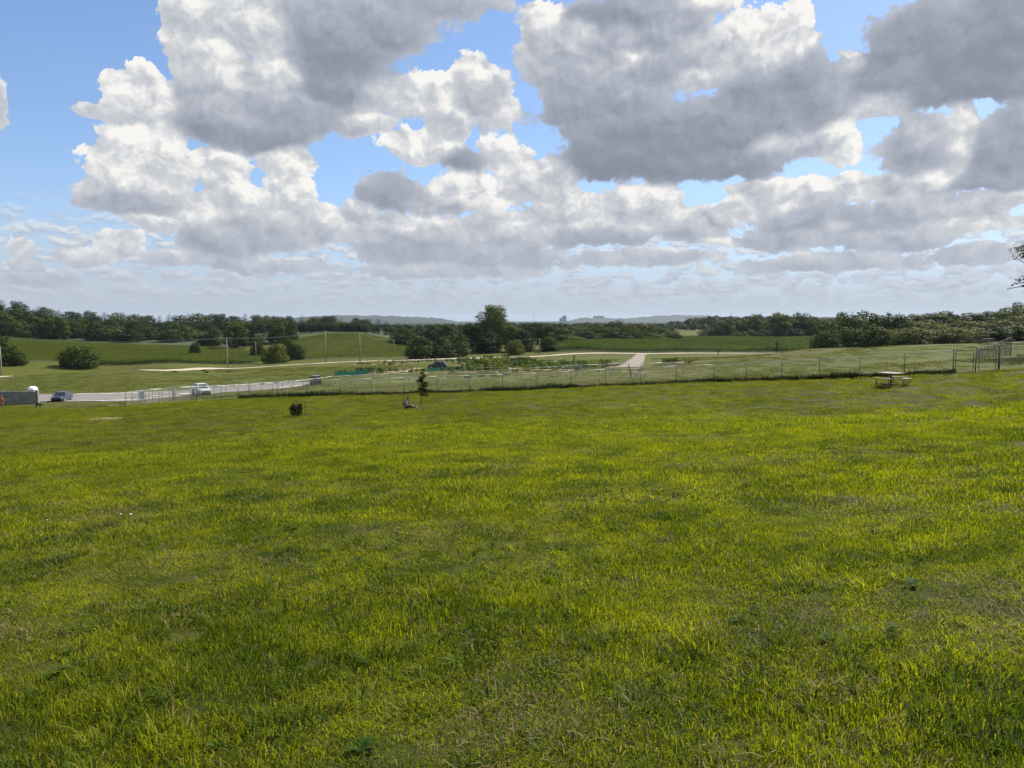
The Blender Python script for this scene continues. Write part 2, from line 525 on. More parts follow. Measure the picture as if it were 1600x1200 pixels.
# ---- the ground sheet
def ground_material():
    m = bpy.data.materials.new('turf_ground'); m.use_nodes = True
    t = NT(m.node_tree)
    pos = t.n('ShaderNodeNewGeometry').outputs['Position']
    big = t.noise(pos, 0.05, 4, .55); mid = t.noise(pos, 0.5, 4, .6); fine = t.noise(pos, 6.0, 6, .7); vf = t.noise(pos, 45.0, 4, .7)
    grass = t.mix(t.smooth(t.math('ADD', t.math('MULTIPLY', mid, .5), t.math('MULTIPLY', fine, .5)), .35, .65), (.020, .030, .003), (.050, .060, .006))
    grass = t.mix(t.math('MULTIPLY', t.smooth(big, .42, .66), .4), grass, (.065, .055, .012))
    soil = t.mix(vf, (.025, .020, .010), (.075, .055, .026))
    c = t.mix(t.math('MULTIPLY', t.smooth(t.math('ADD', t.math('MULTIPLY', fine, .6), t.math('MULTIPLY', vf, .5)), .5, .68), .75), grass, soil)
    near = t.n('ShaderNodeAttribute', attribute_name='meadow').outputs['Fac']
    olive = t.mix(t.smooth(mid, .3, .7), (.042, .052, .006), (.070, .076, .010))
    olive = t.mix(t.math('MULTIPLY', t.smooth(fine, .4, .7), .5), olive, (.034, .046, .006))
    c = t.mix(near, c, olive)
    wooded = t.n('ShaderNodeAttribute', attribute_name='wooded').outputs['Fac']
    c = t.mix(wooded, c, (.012, .020, .008))
    p = t.n('ShaderNodeBsdfPrincipled'); t.put(p.inputs['Base Color'], c)
    p.inputs['Roughness'].default_value = .95; p.inputs['Specular IOR Level'].default_value = .1
    b = t.n('ShaderNodeBump'); b.inputs['Strength'].default_value = .7; b.inputs['Distance'].default_value = .06
    t.put(b.inputs['Height'], t.math('ADD', fine, t.math('MULTIPLY', vf, .5))); t.put(p.inputs['Normal'], b.outputs[0])
    o = t.n('ShaderNodeOutputMaterial'); t.put(o.inputs[0], p.outputs[0])
    return m


FENCE_PX = [(1640,51.0),(1560,50.5),(1527.5,51),(1490,51),(1363,55),(1232,60),(1116,65),(957,68),(687,71),(470,72.5),(350,74.5),(268,77)]
FENCE_XY = [on(px, Y) for px, Y in FENCE_PX]


def beyond_fence(X, Y):
    """metres past the front fence (negative on the camera's side)"""
    fx = np.array([p.x for p in FENCE_XY][::-1]); fy = np.array([p.y for p in FENCE_XY][::-1])
    fx = np.concatenate([[-400, -75, fx[0] - 6], fx, [80, 400]]); fy = np.concatenate([[130, 112, 80], fy, [50, 60]])
    return Y - np.interp(X, fx, fy)


def build_ground():
    azs = np.concatenate([np.radians(np.arange(-180, -48, 3.0)), np.radians(np.arange(-48, 48, .3)), np.radians(np.arange(48, 180, 3.0))])
    rr = np.concatenate([[0.0], np.geomspace(1.2, 60, 90), np.geomspace(61, 700, 150), np.geomspace(720, GROUND_R, 40)])
    A, R = np.meshgrid(azs, rr)
    X, Y = R * np.sin(A), R * np.cos(A)
    Z = terrain(X, Y)
    nr, na = X.shape
    idx = np.arange(nr * na).reshape(nr, na)
    q = np.stack([idx[:-1, :], np.roll(idx, -1, 1)[:-1, :], np.roll(idx, -1, 1)[1:, :], idx[1:, :]], -1).reshape(-1, 4)[:, ::-1]
    me = np_mesh('ground', np.stack([X, Y, Z], -1).reshape(-1, 3), q, ground_material(), True)
    m = np.clip(beyond_fence(X, Y) / 3.0 + .5, 0, 1) * np.clip(.45 + .9 * value_noise(X, Y, 22, 3), 0, 1)
    a = me.attributes.new('meadow', 'FLOAT', 'POINT'); a.data.foreach_set('value', m.astype(np.float32).ravel())
    a = me.attributes.new('wooded', 'FLOAT', 'POINT'); a.data.foreach_set('value', np.clip((R - 750) / 500, 0, 1).astype(np.float32).ravel())
    return tag(obj('ground', me), kind='structure')


build_ground()


def sheet(name, outline, matl, dz=.05, res=2.0, parent=None):
    """a patch laid on the terrain: outline in ground metres, cut on a grid"""
    bm = bmesh.new()
    vs = [bm.verts.new((p[0], p[1], 0)) for p in outline]
    f = bm.faces.new(vs)
    if f.normal.z < 0: f.normal_flip()
    bm.faces.ensure_lookup_table()
    xs = [p[0] for p in outline]; ys = [p[1] for p in outline]
    for k in np.arange(math.ceil(min(xs) / res) * res, max(xs), res):
        bmesh.ops.bisect_plane(bm, geom=bm.verts[:] + bm.edges[:] + bm.faces[:], plane_co=(k + .0131, 0, 0), plane_no=(1, 0, 0))
    for k in np.arange(math.ceil(min(ys) / res) * res, max(ys), res):
        bmesh.ops.bisect_plane(bm, geom=bm.verts[:] + bm.edges[:] + bm.faces[:], plane_co=(0, k + .0131, 0), plane_no=(0, 1, 0))
    bmesh.ops.recalc_face_normals(bm, faces=bm.faces)
    co = np.array([v.co[:] for v in bm.verts])
    z = terrain(co[:, 0], co[:, 1])
    for v, h in zip(bm.verts, z): v.co.z = h + dz
    me = bpy.data.meshes.new(name); bm.to_mesh(me); bm.free()
    if me.polygons[0].normal.z < 0: me.flip_normals()
    me.materials.append(matl); me.shade_smooth()
    return obj(name, me, parent)


def strip(name, pts, width, matl, dz=.05, step=3.0, ragged=0.0):
    """a road of given width along ground points"""
    P = [Vector((p[0], p[1])) for p in pts]
    line = []
    for i in range(len(P) - 1):
        n = max(1, int((P[i + 1] - P[i]).length / step))
        line += [P[i].lerp(P[i + 1], k / n) for k in range(n)]
    line.append(P[-1])
    # soften corners
    for _ in range(6):
        line = [line[0]] + [(line[i - 1] + line[i] * 2 + line[i + 1]) / 4 for i in range(1, len(line) - 1)] + [line[-1]]
    V, Fc = [], []
    for i, p in enumerate(line):
        d = (line[min(i + 1, len(line) - 1)] - line[max(i - 1, 0)]).normalized()
        nrm = Vector((-d.y, d.x))
        wd = width if not callable(width) else width(i / (len(line) - 1))
        for k in range(5):
            s = k / 4 - .5
            q = p + nrm * s * wd * (1 + (random.uniform(-ragged, ragged) if k in (0, 4) else 0))
            V.append((q.x, q.y, 0))
    V = np.array(V); V[:, 2] = terrain(V[:, 0], V[:, 1]) + dz
    for i in range(len(line) - 1):
        for k in range(4):
            Fc.append((i * 5 + k + 1, i * 5 + k, (i + 1) * 5 + k, (i + 1) * 5 + k + 1))
    me = np_mesh(name, V, Fc, matl, True)
    if me.polygons[0].normal.z < 0: me.flip_normals()
    return obj(name, me)


M_ASPHALT = mat('weathered_asphalt', (.135, .122, .118), .9, var=.18, scale=.8, world=True)
M_GRAVEL = mat('pale_gravel', (.30, .26, .20), .95, var=.2, scale=1.2, world=True)
M_PINK = mat('pinkish_crushed_stone', (.155, .125, .105), .95, var=.15, scale=1.0, world=True)
M_SOIL = mat('bare_soil', (.22, .165, .10), .95, var=.25, scale=1.5, world=True)
M_PAINT = mat('white_road_paint', (.75, .75, .72), .8, var=.08, world=True)
M_CONC = mat('pale_concrete', (.45, .43, .40), .9, var=.15, scale=2.0, world=True)

# parking lot road along the left, ending by the garden
lot = [hit(px, py) for px, py in [(-120,629),(0,628),(60,628),(130,627.5),(200,627),(260,621.5),(314,618.5),(350,613.5),(400,610.5),(450,606.5),(485,602.5),(498,600.5)]] + \
      [hit(px, py) for px, py in [(498,596),(485,596.5),(450,598.5),(400,602),(350,604.5),(300,609),(260,612),(200,614),(130,615.5),(60,616),(0,616.5),(-120,618)]]
tag(sheet('parking_lot', lot, M_ASPHALT, .06, 3.0), kind='structure')
near_edge = [hit(px, py) for px, py in [(75,627),(130,626.5),(200,626),(260,620.5),(314,617.5),(350,612.8),(400,609.6),(450,605.6),(485,601.8)]]
tag(strip('painted_edge_line', near_edge, .35, M_PAINT, .085), kind='structure')
far_edge = [hit(px, py) for px, py in [(120,616),(200,614.6),(260,612.6)]]
tag(strip('painted_edge_line', far_edge, .4, M_PAINT, .085), kind='structure')

gravel_px = [(-140,596),(-60,593),(0,590.3)]
g_pts = [hit(*p) for p in gravel_px] + [Vector((-137, 212, 0)), Vector((-128, 226, 0)), Vector((-115, 236, 0))] + [hit(*p) for p in [(230,580),(300,577.5),(355,575.5),(450,571),(509,567.5),(562,564.8),(640,562.8),(700,561)]] + \
        [on(770, 287), on(843, 290), on(920, 291), on(1000, 290), on(1100, 282), on(1200, 268), on(1300, 255)]
tag(strip('gravel_road', g_pts, 6.0, M_GRAVEL, .10, 4.0, .04), kind='structure')
d_pts = [on(1004, 289), hit(1000,556), hit(997,560), hit(993,565), hit(989,569), hit(984,573), hit(972,574.5)]
tag(strip('gravel_drive', d_pts, lambda t: 3.6 + 1.0 * t, M_PINK, .08, 2.0, .08), kind='structure')
tag(strip('dirt_track', [hit(612,583), hit(628,580.5), hit(645,577.5), hit(655,575)], 3.2, M_SOIL, .06, 2.0, .1), kind='structure')
# ------------------------------------------------------------------ grass on the near slope (instanced, nobody could count it)
def blades(n, size, h0, h1, wid, lean=.5, seed=1, straw=.05, round_=False):
    r = np.random.default_rng(seed)
    if round_:
        a = r.uniform(0, 2 * np.pi, n); d = np.sqrt(r.uniform(0, 1, n)) * size / 2
        bx, by = d * np.cos(a), d * np.sin(a)
    else:
        bx, by = r.uniform(-size / 2, size / 2, n), r.uniform(-size / 2, size / 2, n)
    h = r.uniform(h0, h1, n)
    ang = r.uniform(0, 2 * np.pi, n)
    if round_: ang = np.arctan2(by, bx) + r.normal(0, .7, n)
    ln = h * r.uniform(.1, 1.0, n) * lean * 2
    dx, dy = np.cos(ang), np.sin(ang)
    fa = r.uniform(0, 2 * np.pi, n)
    sx, sy = np.cos(fa) * wid / 2, np.sin(fa) * wid / 2
    wv = r.uniform(.6, 1.3, n); sx *= wv; sy *= wv
    z0 = np.full(n, -.01)
    V = np.stack([
        np.stack([bx - sx, by - sy, z0], -1), np.stack([bx + sx, by + sy, z0], -1),
        np.stack([bx + dx * ln * .35 - sx * .8, by + dy * ln * .35 - sy * .8, h * .6], -1), np.stack([bx + dx * ln * .35 + sx * .8, by + dy * ln * .35 + sy * .8, h * .6], -1),
        np.stack([bx + dx * ln, by + dy * ln, h * r.uniform(.75, 1.0, n)], -1)], 1).reshape(-1, 3)
    i = np.arange(n) * 5
    T = np.concatenate([np.stack([i, i + 1, i + 3], -1), np.stack([i, i + 3, i + 2], -1), np.stack([i + 2, i + 3, i + 4], -1)])
    tint = np.clip(r.normal(.42, .16, n), 0, .8)
    tint[r.random(n) < straw] = 1.0
    return V, T, np.repeat(tint, 5)


def patch_obj(name, V, T, tint, matl):
    me = np_mesh(name, V, T, matl)
    a = me.attributes.new('tint', 'FLOAT', 'POINT'); a.data.foreach_set('value', tint.astype(np.float32))
    return bpy.data.objects.new(name, me)


def grass_mat(name, dark, mid, light, straw, trans=.45):
    m = bpy.data.materials.new(name); m.use_nodes = True
    t = NT(m.node_tree)
    pos = t.n('ShaderNodeNewGeometry').outputs['Position']
    oi = t.n('ShaderNodeObjectInfo').outputs['Random']
    tn = t.n('ShaderNodeAttribute', attribute_name='tint').outputs['Fac']
    n1 = t.noise(pos, .11, 3, .55); n2 = t.noise(pos, 1.1, 4, .6)
    f = t.math('ADD', t.math('MULTIPLY', tn, .55), t.math('MULTIPLY', t.math('SUBTRACT', oi, .5), .25))
    f = t.math('ADD', f, t.math('MULTIPLY', t.math('SUBTRACT', n2, .5), 1.15))
    f = t.math('ADD', f, t.math('MULTIPLY', t.math('SUBTRACT', n1, .42), .45))
    c = t.mix(t.smooth(f, .0, .42), dark, mid)
    c = t.mix(t.smooth(f, .35, .75), c, light)
    c = t.mix(t.smooth(tn, .85, .95), c, straw)
    d = t.n('ShaderNodeBsdfPrincipled'); t.put(d.inputs['Base Color'], c)
    d.inputs['Roughness'].default_value = .7; d.inputs['Specular IOR Level'].default_value = .1
    tr = t.n('ShaderNodeBsdfTranslucent'); t.put(tr.inputs[0], t.mix(1.0, c, (1.32, 1.38, .35), 'MULTIPLY'))
    ms = t.n('ShaderNodeMixShader'); ms.inputs[0].default_value = trans
    t.put(ms.inputs[1], d.outputs[0]); t.put(ms.inputs[2], tr.outputs[0])
    o = t.n('ShaderNodeOutputMaterial'); t.put(o.inputs[0], ms.outputs[0])
    return m


M_GRASS = grass_mat('lawn_grass', (.050, .078, .006), (.172, .190, .008), (.285, .280, .009), (.21, .17, .07), .5)
M_GRASS_FAR = grass_mat('duller_lawn_grass', (.056, .076, .008), (.146, .160, .012), (.220, .222, .018), (.19, .16, .07), .45)  # duller greens than the near lawn, mainly for patches further out
M_GRASS_DARK = grass_mat('coarse_dark_grass', (.022, .048, .006), (.060, .095, .010), (.130, .155, .012), (.20, .16, .07), .4)
M_THATCH = mat('dead_thatch', (.13, .095, .05), .9, var=.4, scale=30.0, world=True)
M_WEEDLEAF = leaf_mat('lawn_weed_leaf', (.022, .050, .005), (.06, .10, .010), .35, obj_var=.6)
M_FENCEWEED = grass_mat('uncut_fence_grass', (.006, .013, .003), (.012, .022, .005), (.026, .040, .008), (.10, .09, .04), .12)  # backlit darkness of the weeds put into near-black greens
M_CLOVER = mat('clover_flower', (.75, .73, .66), .8)


def instancer(name, kinds, P, rot, scl, idx, label, cat):
    """one stuff object: points that carry copies of the given patches"""
    me = bpy.data.meshes.new(name)
    me.vertices.add(len(P)); me.vertices.foreach_set('co', np.asarray(P, np.float32).ravel())
    a = me.attributes.new('rot', 'FLOAT_VECTOR', 'POINT'); a.data.foreach_set('vector', np.asarray(rot, np.float32).ravel())
    a = me.attributes.new('scl', 'FLOAT_VECTOR', 'POINT'); a.data.foreach_set('vector', np.asarray(scl, np.float32).ravel())
    a = me.attributes.new('idx', 'INT', 'POINT'); a.data.foreach_set('value', np.asarray(idx, np.int32))
    me.update()
    o = obj(name, me)
    ng = bpy.data.node_groups.new(name + '_scatter', 'GeometryNodeTree')
    ng.interface.new_socket('Geometry', in_out='INPUT', socket_type='NodeSocketGeometry')
    ng.interface.new_socket('Geometry', in_out='OUTPUT', socket_type='NodeSocketGeometry')
    gi, go = ng.nodes.new('NodeGroupInput'), ng.nodes.new('NodeGroupOutput')
    join = ng.nodes.new('GeometryNodeJoinGeometry')
    L = ng.links.new

    def attr(nm, ty):
        n = ng.nodes.new('GeometryNodeInputNamedAttribute'); n.data_type = ty
        n.inputs['Name'].default_value = nm
        return n.outputs['Attribute']
    ai, ar, asc = attr('idx', 'INT'), attr('rot', 'FLOAT_VECTOR'), attr('scl', 'FLOAT_VECTOR')
    for k, ko in enumerate(kinds):
        oi = ng.nodes.new('GeometryNodeObjectInfo'); oi.inputs['Object'].default_value = ko
        oi.inputs['As Instance'].default_value = True
        cmp_ = ng.nodes.new('FunctionNodeCompare'); cmp_.data_type = 'INT'; cmp_.operation = 'EQUAL'
        ints = [s for s in cmp_.inputs if s.type == 'INT']
        L(ai, ints[0]); ints[1].default_value = k
        ip = ng.nodes.new('GeometryNodeInstanceOnPoints')
        L(gi.outputs[0], ip.inputs['Points']); L(cmp_.outputs[0], ip.inputs['Selection'])
        L(oi.outputs['Geometry'], ip.inputs['Instance'])
        e2r = ng.nodes.new('FunctionNodeEulerToRotation'); L(ar, e2r.inputs[0])
        L(e2r.outputs[0], ip.inputs['Rotation']); L(asc, ip.inputs['Scale'])
        L(ip.outputs[0], join.inputs[0])
    L(join.outputs[0], go.inputs[0])
    o.modifiers.new('scatter', 'NODES').node_group = ng
    return tag(o, label, cat, kind='stuff')


def wedge_points(r0, r1, step, half=math.radians(41), keep=1.0, seed=3):
    r = np.random.default_rng(seed)
    n = int(r1 * 2 * math.tan(half) / step) + 4
    xs, ys = np.meshgrid((np.arange(n) - n / 2) * step, np.arange(0, r1 + step, step))
    xs = (xs + r.uniform(-.5, .5, xs.shape) * step).ravel(); ys = (ys + r.uniform(-.5, .5, ys.shape) * step).ravel()
    R = np.hypot(xs, ys); A = np.abs(np.arctan2(xs, ys))
    k = (R >= r0) & (R < r1) & (A < half) & (r.random(len(xs)) < keep)
    k &= beyond_fence(xs, ys) < -.15
    return xs[k], ys[k]


def scatter_grass():
    kinds, P, Rt, Sc, Id = [], [], [], [], []

    def put(xs, ys, ids, smin, smax, hvar=.0, seed=5, dz=0.0):
        r = np.random.default_rng(seed)
        n = len(xs)
        z = terrain(xs, ys) + dz
        P.append(np.stack([xs, ys, z], -1))
        Rt.append(np.stack([r.normal(0, .05, n), r.normal(0, .05, n), r.uniform(0, 6.283, n)], -1))
        s = r.uniform(smin, smax, n)
        hh = s * (1 + hvar * (value_noise(xs, ys, 1.7, 9) - .4) * 2)
        Sc.append(np.stack([s, s, hh], -1))
        Id.append(r.choice(ids, n))

    def kind(*a, matl=None, **k):
        V, T, tn = blades(*a, **k)
        kinds.append(patch_obj('grass_patch', V, T, tn, matl or M_GRASS))
        return len(kinds) - 1
    near = [kind(330, .38, .012, .038, .0050, 1.05, seed=s) for s in (1, 2, 3, 4)]
    mid = [kind(340, .75, .018, .05, .0088, 1.0, seed=s) for s in (5, 6, 7)]
    far = [kind(330, 1.5, .04, .09, .018, .8, seed=s) for s in (8, 9, 10)]
    rough = [kind(330, 1.5, .035, .085, .018, .8, seed=s, matl=M_GRASS_FAR) for s in (8, 9, 10)]  # nearly the same patches as far, in the duller grass colour
    tuft = [kind(56, .18, .035, .085, .0065, 1.1, seed=s, straw=.04, round_=True, matl=M_GRASS_DARK if s != 13 else None) for s in (11, 12, 13)]
    dead = [kind(90, .42, .006, .022, .0045, 3.0, seed=s, matl=M_THATCH) for s in (17, 18)]
    bigt = [kind(70, .55, .06, .14, .016, .8, seed=s, straw=.03, round_=True, matl=M_GRASS_FAR) for s in (14, 15)]
    # broad leaved rosettes
    for s in (21, 22):
        r = np.random.default_rng(s)
        V, T, tn = [], [], []
        for i in range(11):
            a = r.uniform(0, 6.283); L = r.uniform(.03, .075); wd = L * r.uniform(.28, .4); up = r.uniform(.15, .8)
            c, sn = math.cos(a), math.sin(a)
            prof = [(0, .12), (.35, .9), (.7, 1.0), (1.0, .1)]
            b = len(V)
            for u, ww in prof:
                zz = .005 + L * up * math.sin(u * 2.0) * .6
                V += [(c * u * L - sn * wd * ww / 2, sn * u * L + c * wd * ww / 2, zz), (c * u * L + sn * wd * ww / 2, sn * u * L - c * wd * ww / 2, zz)]
                tn += [r.uniform(.2, .8)] * 2
            for k in range(3):
                T += [(b + 2 * k, b + 2 * k + 1, b + 2 * k + 3), (b + 2 * k, b + 2 * k + 3, b + 2 * k + 2)]
        kinds.append(patch_obj('weed_rosette', V, T, np.array(tn), M_WEEDLEAF))
    ros = [len(kinds) - 2, len(kinds) - 1]
    # clover heads
    mb = MB()
    for i in range(3):
        x, y = random.uniform(-.1, .1), random.uniform(-.1, .1)
        mb.box((x, y, .075), (.016, .016, .016), .6)
    kinds.append(bpy.data.objects.new('clover_heads', mb.mesh('clover_heads', M_CLOVER)))
    clo = len(kinds) - 1

    x, y = wedge_points(1.8, 9.5, .20, seed=31)
    thin = value_noise(x, y, .55, 4) * .6 + value_noise(x, y, 1.6, 6) * .4
    k = (thin > .22) | (np.random.default_rng(71).random(len(x)) < .4)
    put(x[k], y[k], near, .8, 1.25, .8, 41)
    x, y = wedge_points(9.0, 24, .38, seed=32)
    k = (value_noise(x, y, .9, 4) > .14) | (np.random.default_rng(72).random(len(x)) < .4)
    put(x[k], y[k], mid, .8, 1.25, .7, 42)
    x, y = wedge_points(23, 128, .82, seed=33, keep=.95)
    k = np.hypot(x, y) + 12 * (value_noise(x, y, 14, 3) - .5) + 9 * (value_noise(x, y, 4, 8) - .5) + 10 * (np.random.default_rng(73).random(len(x)) - .5) < 42
    put(x[k], y[k], far, .75, 1.2, .5, 43)
    put(x[~k], y[~k], rough, .75, 1.2, .5, 48)
    x, y = wedge_points(1.8, 14, .22, keep=.7, seed=34)
    k = value_noise(x, y, 1.3, 12) * .6 + value_noise(x, y, .5, 14) * .4 > .47
    put(x[k], y[k], tuft, .7, 1.35, .3, 44)
    x, y = wedge_points(1.8, 16, .24, keep=.6, seed=39)
    k = value_noise(x, y, .8, 17) * .7 + value_noise(x, y, .3, 18) * .3 > .57
    put(x[k], y[k], dead, .7, 1.2, 0, 49, .02)
    x, y = wedge_points(14, 105, .8, keep=.20, seed=35)
    k = value_noise(x, y, 5, 13) > .5
    put(x[k], y[k], bigt, .6, 1.2, .3, 45)
    x, y = wedge_points(1.8, 22, .3, keep=.30, seed=36)
    k = value_noise(x, y, 1.0, 15) > .62
    put(x[k], y[k], ros, .7, 1.5, 0, 46, .012)
    x, y = wedge_points(6, 34, 1.2, keep=.03, seed=37)
    put(x, y, [clo], .5, .7, 0, 47, .02)
    instancer('grass', kinds, np.concatenate(P), np.concatenate(Rt), np.concatenate(Sc), np.concatenate(Id),
              'short yellow green lawn grass covering the near slope', 'grass')


scatter_grass()


def fence_weeds():
    kinds = []
    for s in (61, 62, 63):
        V, T, tn = blades(120, .8, .16, .48, .016, .35, seed=s, straw=.03, round_=True)
        kinds.append(patch_obj('tall_grass_tuft', V, T, tn, M_FENCEWEED))
    r = np.random.default_rng(8)
    P, Rt, Sc, Id = [], [], [], []
    pts = [p for p in FENCE_XY if p.x < 29.6]
    for a, b in zip(pts[:-1], pts[1:]):
        L = (b - a).length
        for s in np.arange(0, L, .22):
            p = a.lerp(b, s / L)
            wv = value_noise(np.array([p.x * 1.0]), np.array([0.0]), 1.6, 5)[0] * .7 + value_noise(np.array([p.x]), np.array([3.0]), 4.5, 6)[0] * .5
            px = 800 + p.x / p.y * F
            if px < 372: continue
            if wv < .22: continue
            x, y = p.x + r.uniform(-.1, .1), p.y + r.uniform(-.22, .22)
            P.append((x, y, gz(x, y) - .02)); Rt.append((r.normal(0, .08), r.normal(0, .08), r.uniform(0, 6.28)))
            q = r.uniform(.8, 1.25) * min(1.4, .35 + wv * 1.2); Sc.append((r.uniform(.8, 1.2), r.uniform(.8, 1.2), q)); Id.append(r.integers(0, 3))
    instancer('tall_grass', kinds, P, Rt, Sc, Id, 'dark uncut grass and weeds along the foot of the front fence', 'grass')


fence_weeds()
# ------------------------------------------------------------------ trees
M_BARK = mat('grey_brown_bark', (.10, .08, .06), .95, var=.3, scale=3.0)
LEAF = {
 'dark': leaf_mat('dark_wood_leaf', (.009, .020, .003), (.056, .078, .011), .12),
 'mid': leaf_mat('broadleaf_leaf', (.012, .026, .004), (.078, .100, .015), .14),
 'light': leaf_mat('cottonwood_leaf', (.022, .044, .007), (.110, .135, .024), .18),
 'pine': leaf_mat('pine_needle', (.005, .013, .004), (.026, .042, .010), .05),
 'olive': leaf_mat('willow_scrub_leaf', (.016, .031, .004), (.108, .122, .018), .16),
}


def leaf_cloud(lobes, n, size, seed, flat=.0, shell=.55, bottom=None):
    """leaf-sized faces spread through the outer volume of several lobes; lobes: (cx,cy,cz,rx,ry,rz)"""
    r = np.random.default_rng(seed)
    L = np.array(lobes, float)
    wts = L[:, 3] * L[:, 4] + L[:, 4] * L[:, 5]
    k = r.choice(len(L), n, p=wts / wts.sum())
    d = r.normal(size=(n, 3)); d /= np.linalg.norm(d, axis=1)[:, None]
    rad = shell + (1 - shell) * r.random(n) ** .5
    # small lumps give an uneven outline
    lump = 1 + .16 * np.sin(d[:, 0] * 7 + seed) * np.sin(d[:, 1] * 6 + k) + .12 * np.sin(d[:, 2] * 9 + k * 1.7)
    C = L[k, :3] + d * L[k, 3:6] * (rad * lump)[:, None]
    if bottom is not None:
        keep = C[:, 2] > bottom; C, d = C[keep], d[keep]
    n = len(C)
    nr = d * 1.2 + r.normal(size=(n, 3)) * .5 + np.array([0, 0, .3])
    nr /= np.linalg.norm(nr, axis=1)[:, None]
    u = np.cross(nr, r.normal(size=(n, 3))); u /= np.linalg.norm(u, axis=1)[:, None]
    v = np.cross(nr, u)
    s = size * r.uniform(.55, 1.35, n)[:, None]
    V = np.stack([C - u * s * .5, C + v * s * .34 + nr * s * .1, C + u * s * .5, C - v * s * .34 + nr * s * .1], 1).reshape(-1, 3)
    Q = np.arange(n * 4).reshape(n, 4)
    return V, Q, np.repeat(r.random(n), 4)


def crown_mesh(name, lobes, n, size, seed, matl, **k):
    V, Q, tn = leaf_cloud(lobes, n, size, seed, **k)
    me = np_mesh(name, V, Q, matl)
    a = me.attributes.new('tint', 'FLOAT', 'POINT'); a.data.foreach_set('value', tn.astype(np.float32))
    return me


def trunk_mesh(H, r0, limbs, seed, top=.8):
    rr = random.Random(seed)
    mb = MB()
    pts = [(0, 0, -.4), (0, 0, 0)]
    n = 5
    for i in range(1, n + 1):
        pts.append((rr.uniform(-.02, .02) * H, rr.uniform(-.02, .02) * H, H * top * i / n))
    rad = [r0 * 1.3, r0 * 1.15] + [r0 * (1 - .85 * i / n) for i in range(1, n + 1)]
    mb.path(pts, rad, 7)
    for c in limbs:
        base = Vector(pts[2]).lerp(Vector(pts[-2]), rr.uniform(.1, .9))
        mid_ = base.lerp(Vector(c), .5) + Vector((0, 0, rr.uniform(-.02, .05) * H))
        mb.path([base, mid_, c], [r0 * .42, r0 * .28, r0 * .08], 5)
    return mb.mesh('trunk', M_BARK, True)


def broadleaf(seed, H=10.0, W=9.0, n=1500, size=.55, leaf='mid', low=.02, nl=12, tall=False):
    """prototype meshes of one tree: (trunk, crown), one unit = one metre"""
    r = random.Random(seed)
    lobes = []
    zc = H * .46
    lobes.append((0, 0, zc, W * .34, W * .34, H * .44))
    for i in range(nl):
        a = i * 2.4 + r.uniform(-.4, .4)
        t = (i + .5) / nl
        z = H * (low + .06 + (.90 - low - .06) * t)
        prof = math.sin(math.pi * (.30 + .58 * t)) if not tall else math.sin(math.pi * (.22 + .66 * t))
        d = W * .30 * prof * r.uniform(.75, 1.15)
        s = W * r.uniform(.15, .25) * (.6 + .5 * prof)
        z = min(z, H - s * .85)
        lobes.append((d * math.cos(a), d * math.sin(a), z, s, s, s * r.uniform(.75, 1.05)))
    limb_n = len(lobes)
    if not tall:
        for i in range(6):
            a = i * 1.05 + r.uniform(-.3, .3); d = W * .27
            lobes.append((d * math.cos(a), d * math.sin(a), H * .2, W * .2, W * .2, H * .2))
    crown = crown_mesh('crown', lobes, int(n * 2.3), size * 1.05, seed, LEAF[leaf], bottom=H * low * .3)
    limbs = [(x * .8, y * .8, z) for x, y, z, *_ in lobes[1:limb_n]]
    return trunk_mesh(H, H * .022, limbs, seed), crown, H, W


def conifer(seed, H=14.0, W=6.0, n=1100, size=.6, spire=True):
    r = np.random.default_rng(seed)
    t = r.random(n) ** (.62 if spire else .5)              # 0 top .. 1 bottom
    lev = np.round(t * 13 + r.normal(0, .12, n)) / 13
    a = r.uniform(0, 2 * np.pi, n)
    prof = (t ** .85 if spire else np.sin(np.clip(.15 + t * .85, 0, 1) * 2.4) * .9)
    R = W / 2 * prof * (.45 + .55 * r.random(n)) * (.85 + .25 * np.sin(a * 5 + lev * 40))
    C = np.stack([R * np.cos(a), R * np.sin(a), H * (1 - .9 * lev) - R * .22], -1)
    u = np.stack([np.cos(a), np.sin(a), -.35 + 0 * a], -1); v = np.stack([-np.sin(a), np.cos(a), r.normal(0, .3, n)], -1)
    s = size * r.uniform(.6, 1.3, n)[:, None]
    V = np.stack([C - u * s * .6, C + v * s * .3, C + u * s * .6, C - v * s * .3], 1).reshape(-1, 3)
    me = np_mesh('crown', V, np.arange(n * 4).reshape(n, 4), LEAF['pine'])
    at_ = me.attributes.new('tint', 'FLOAT', 'POINT'); at_.data.foreach_set('value', np.repeat(r.random(n), 4).astype(np.float32))
    return trunk_mesh(H, H * .017, [], seed, .95), me, H, W


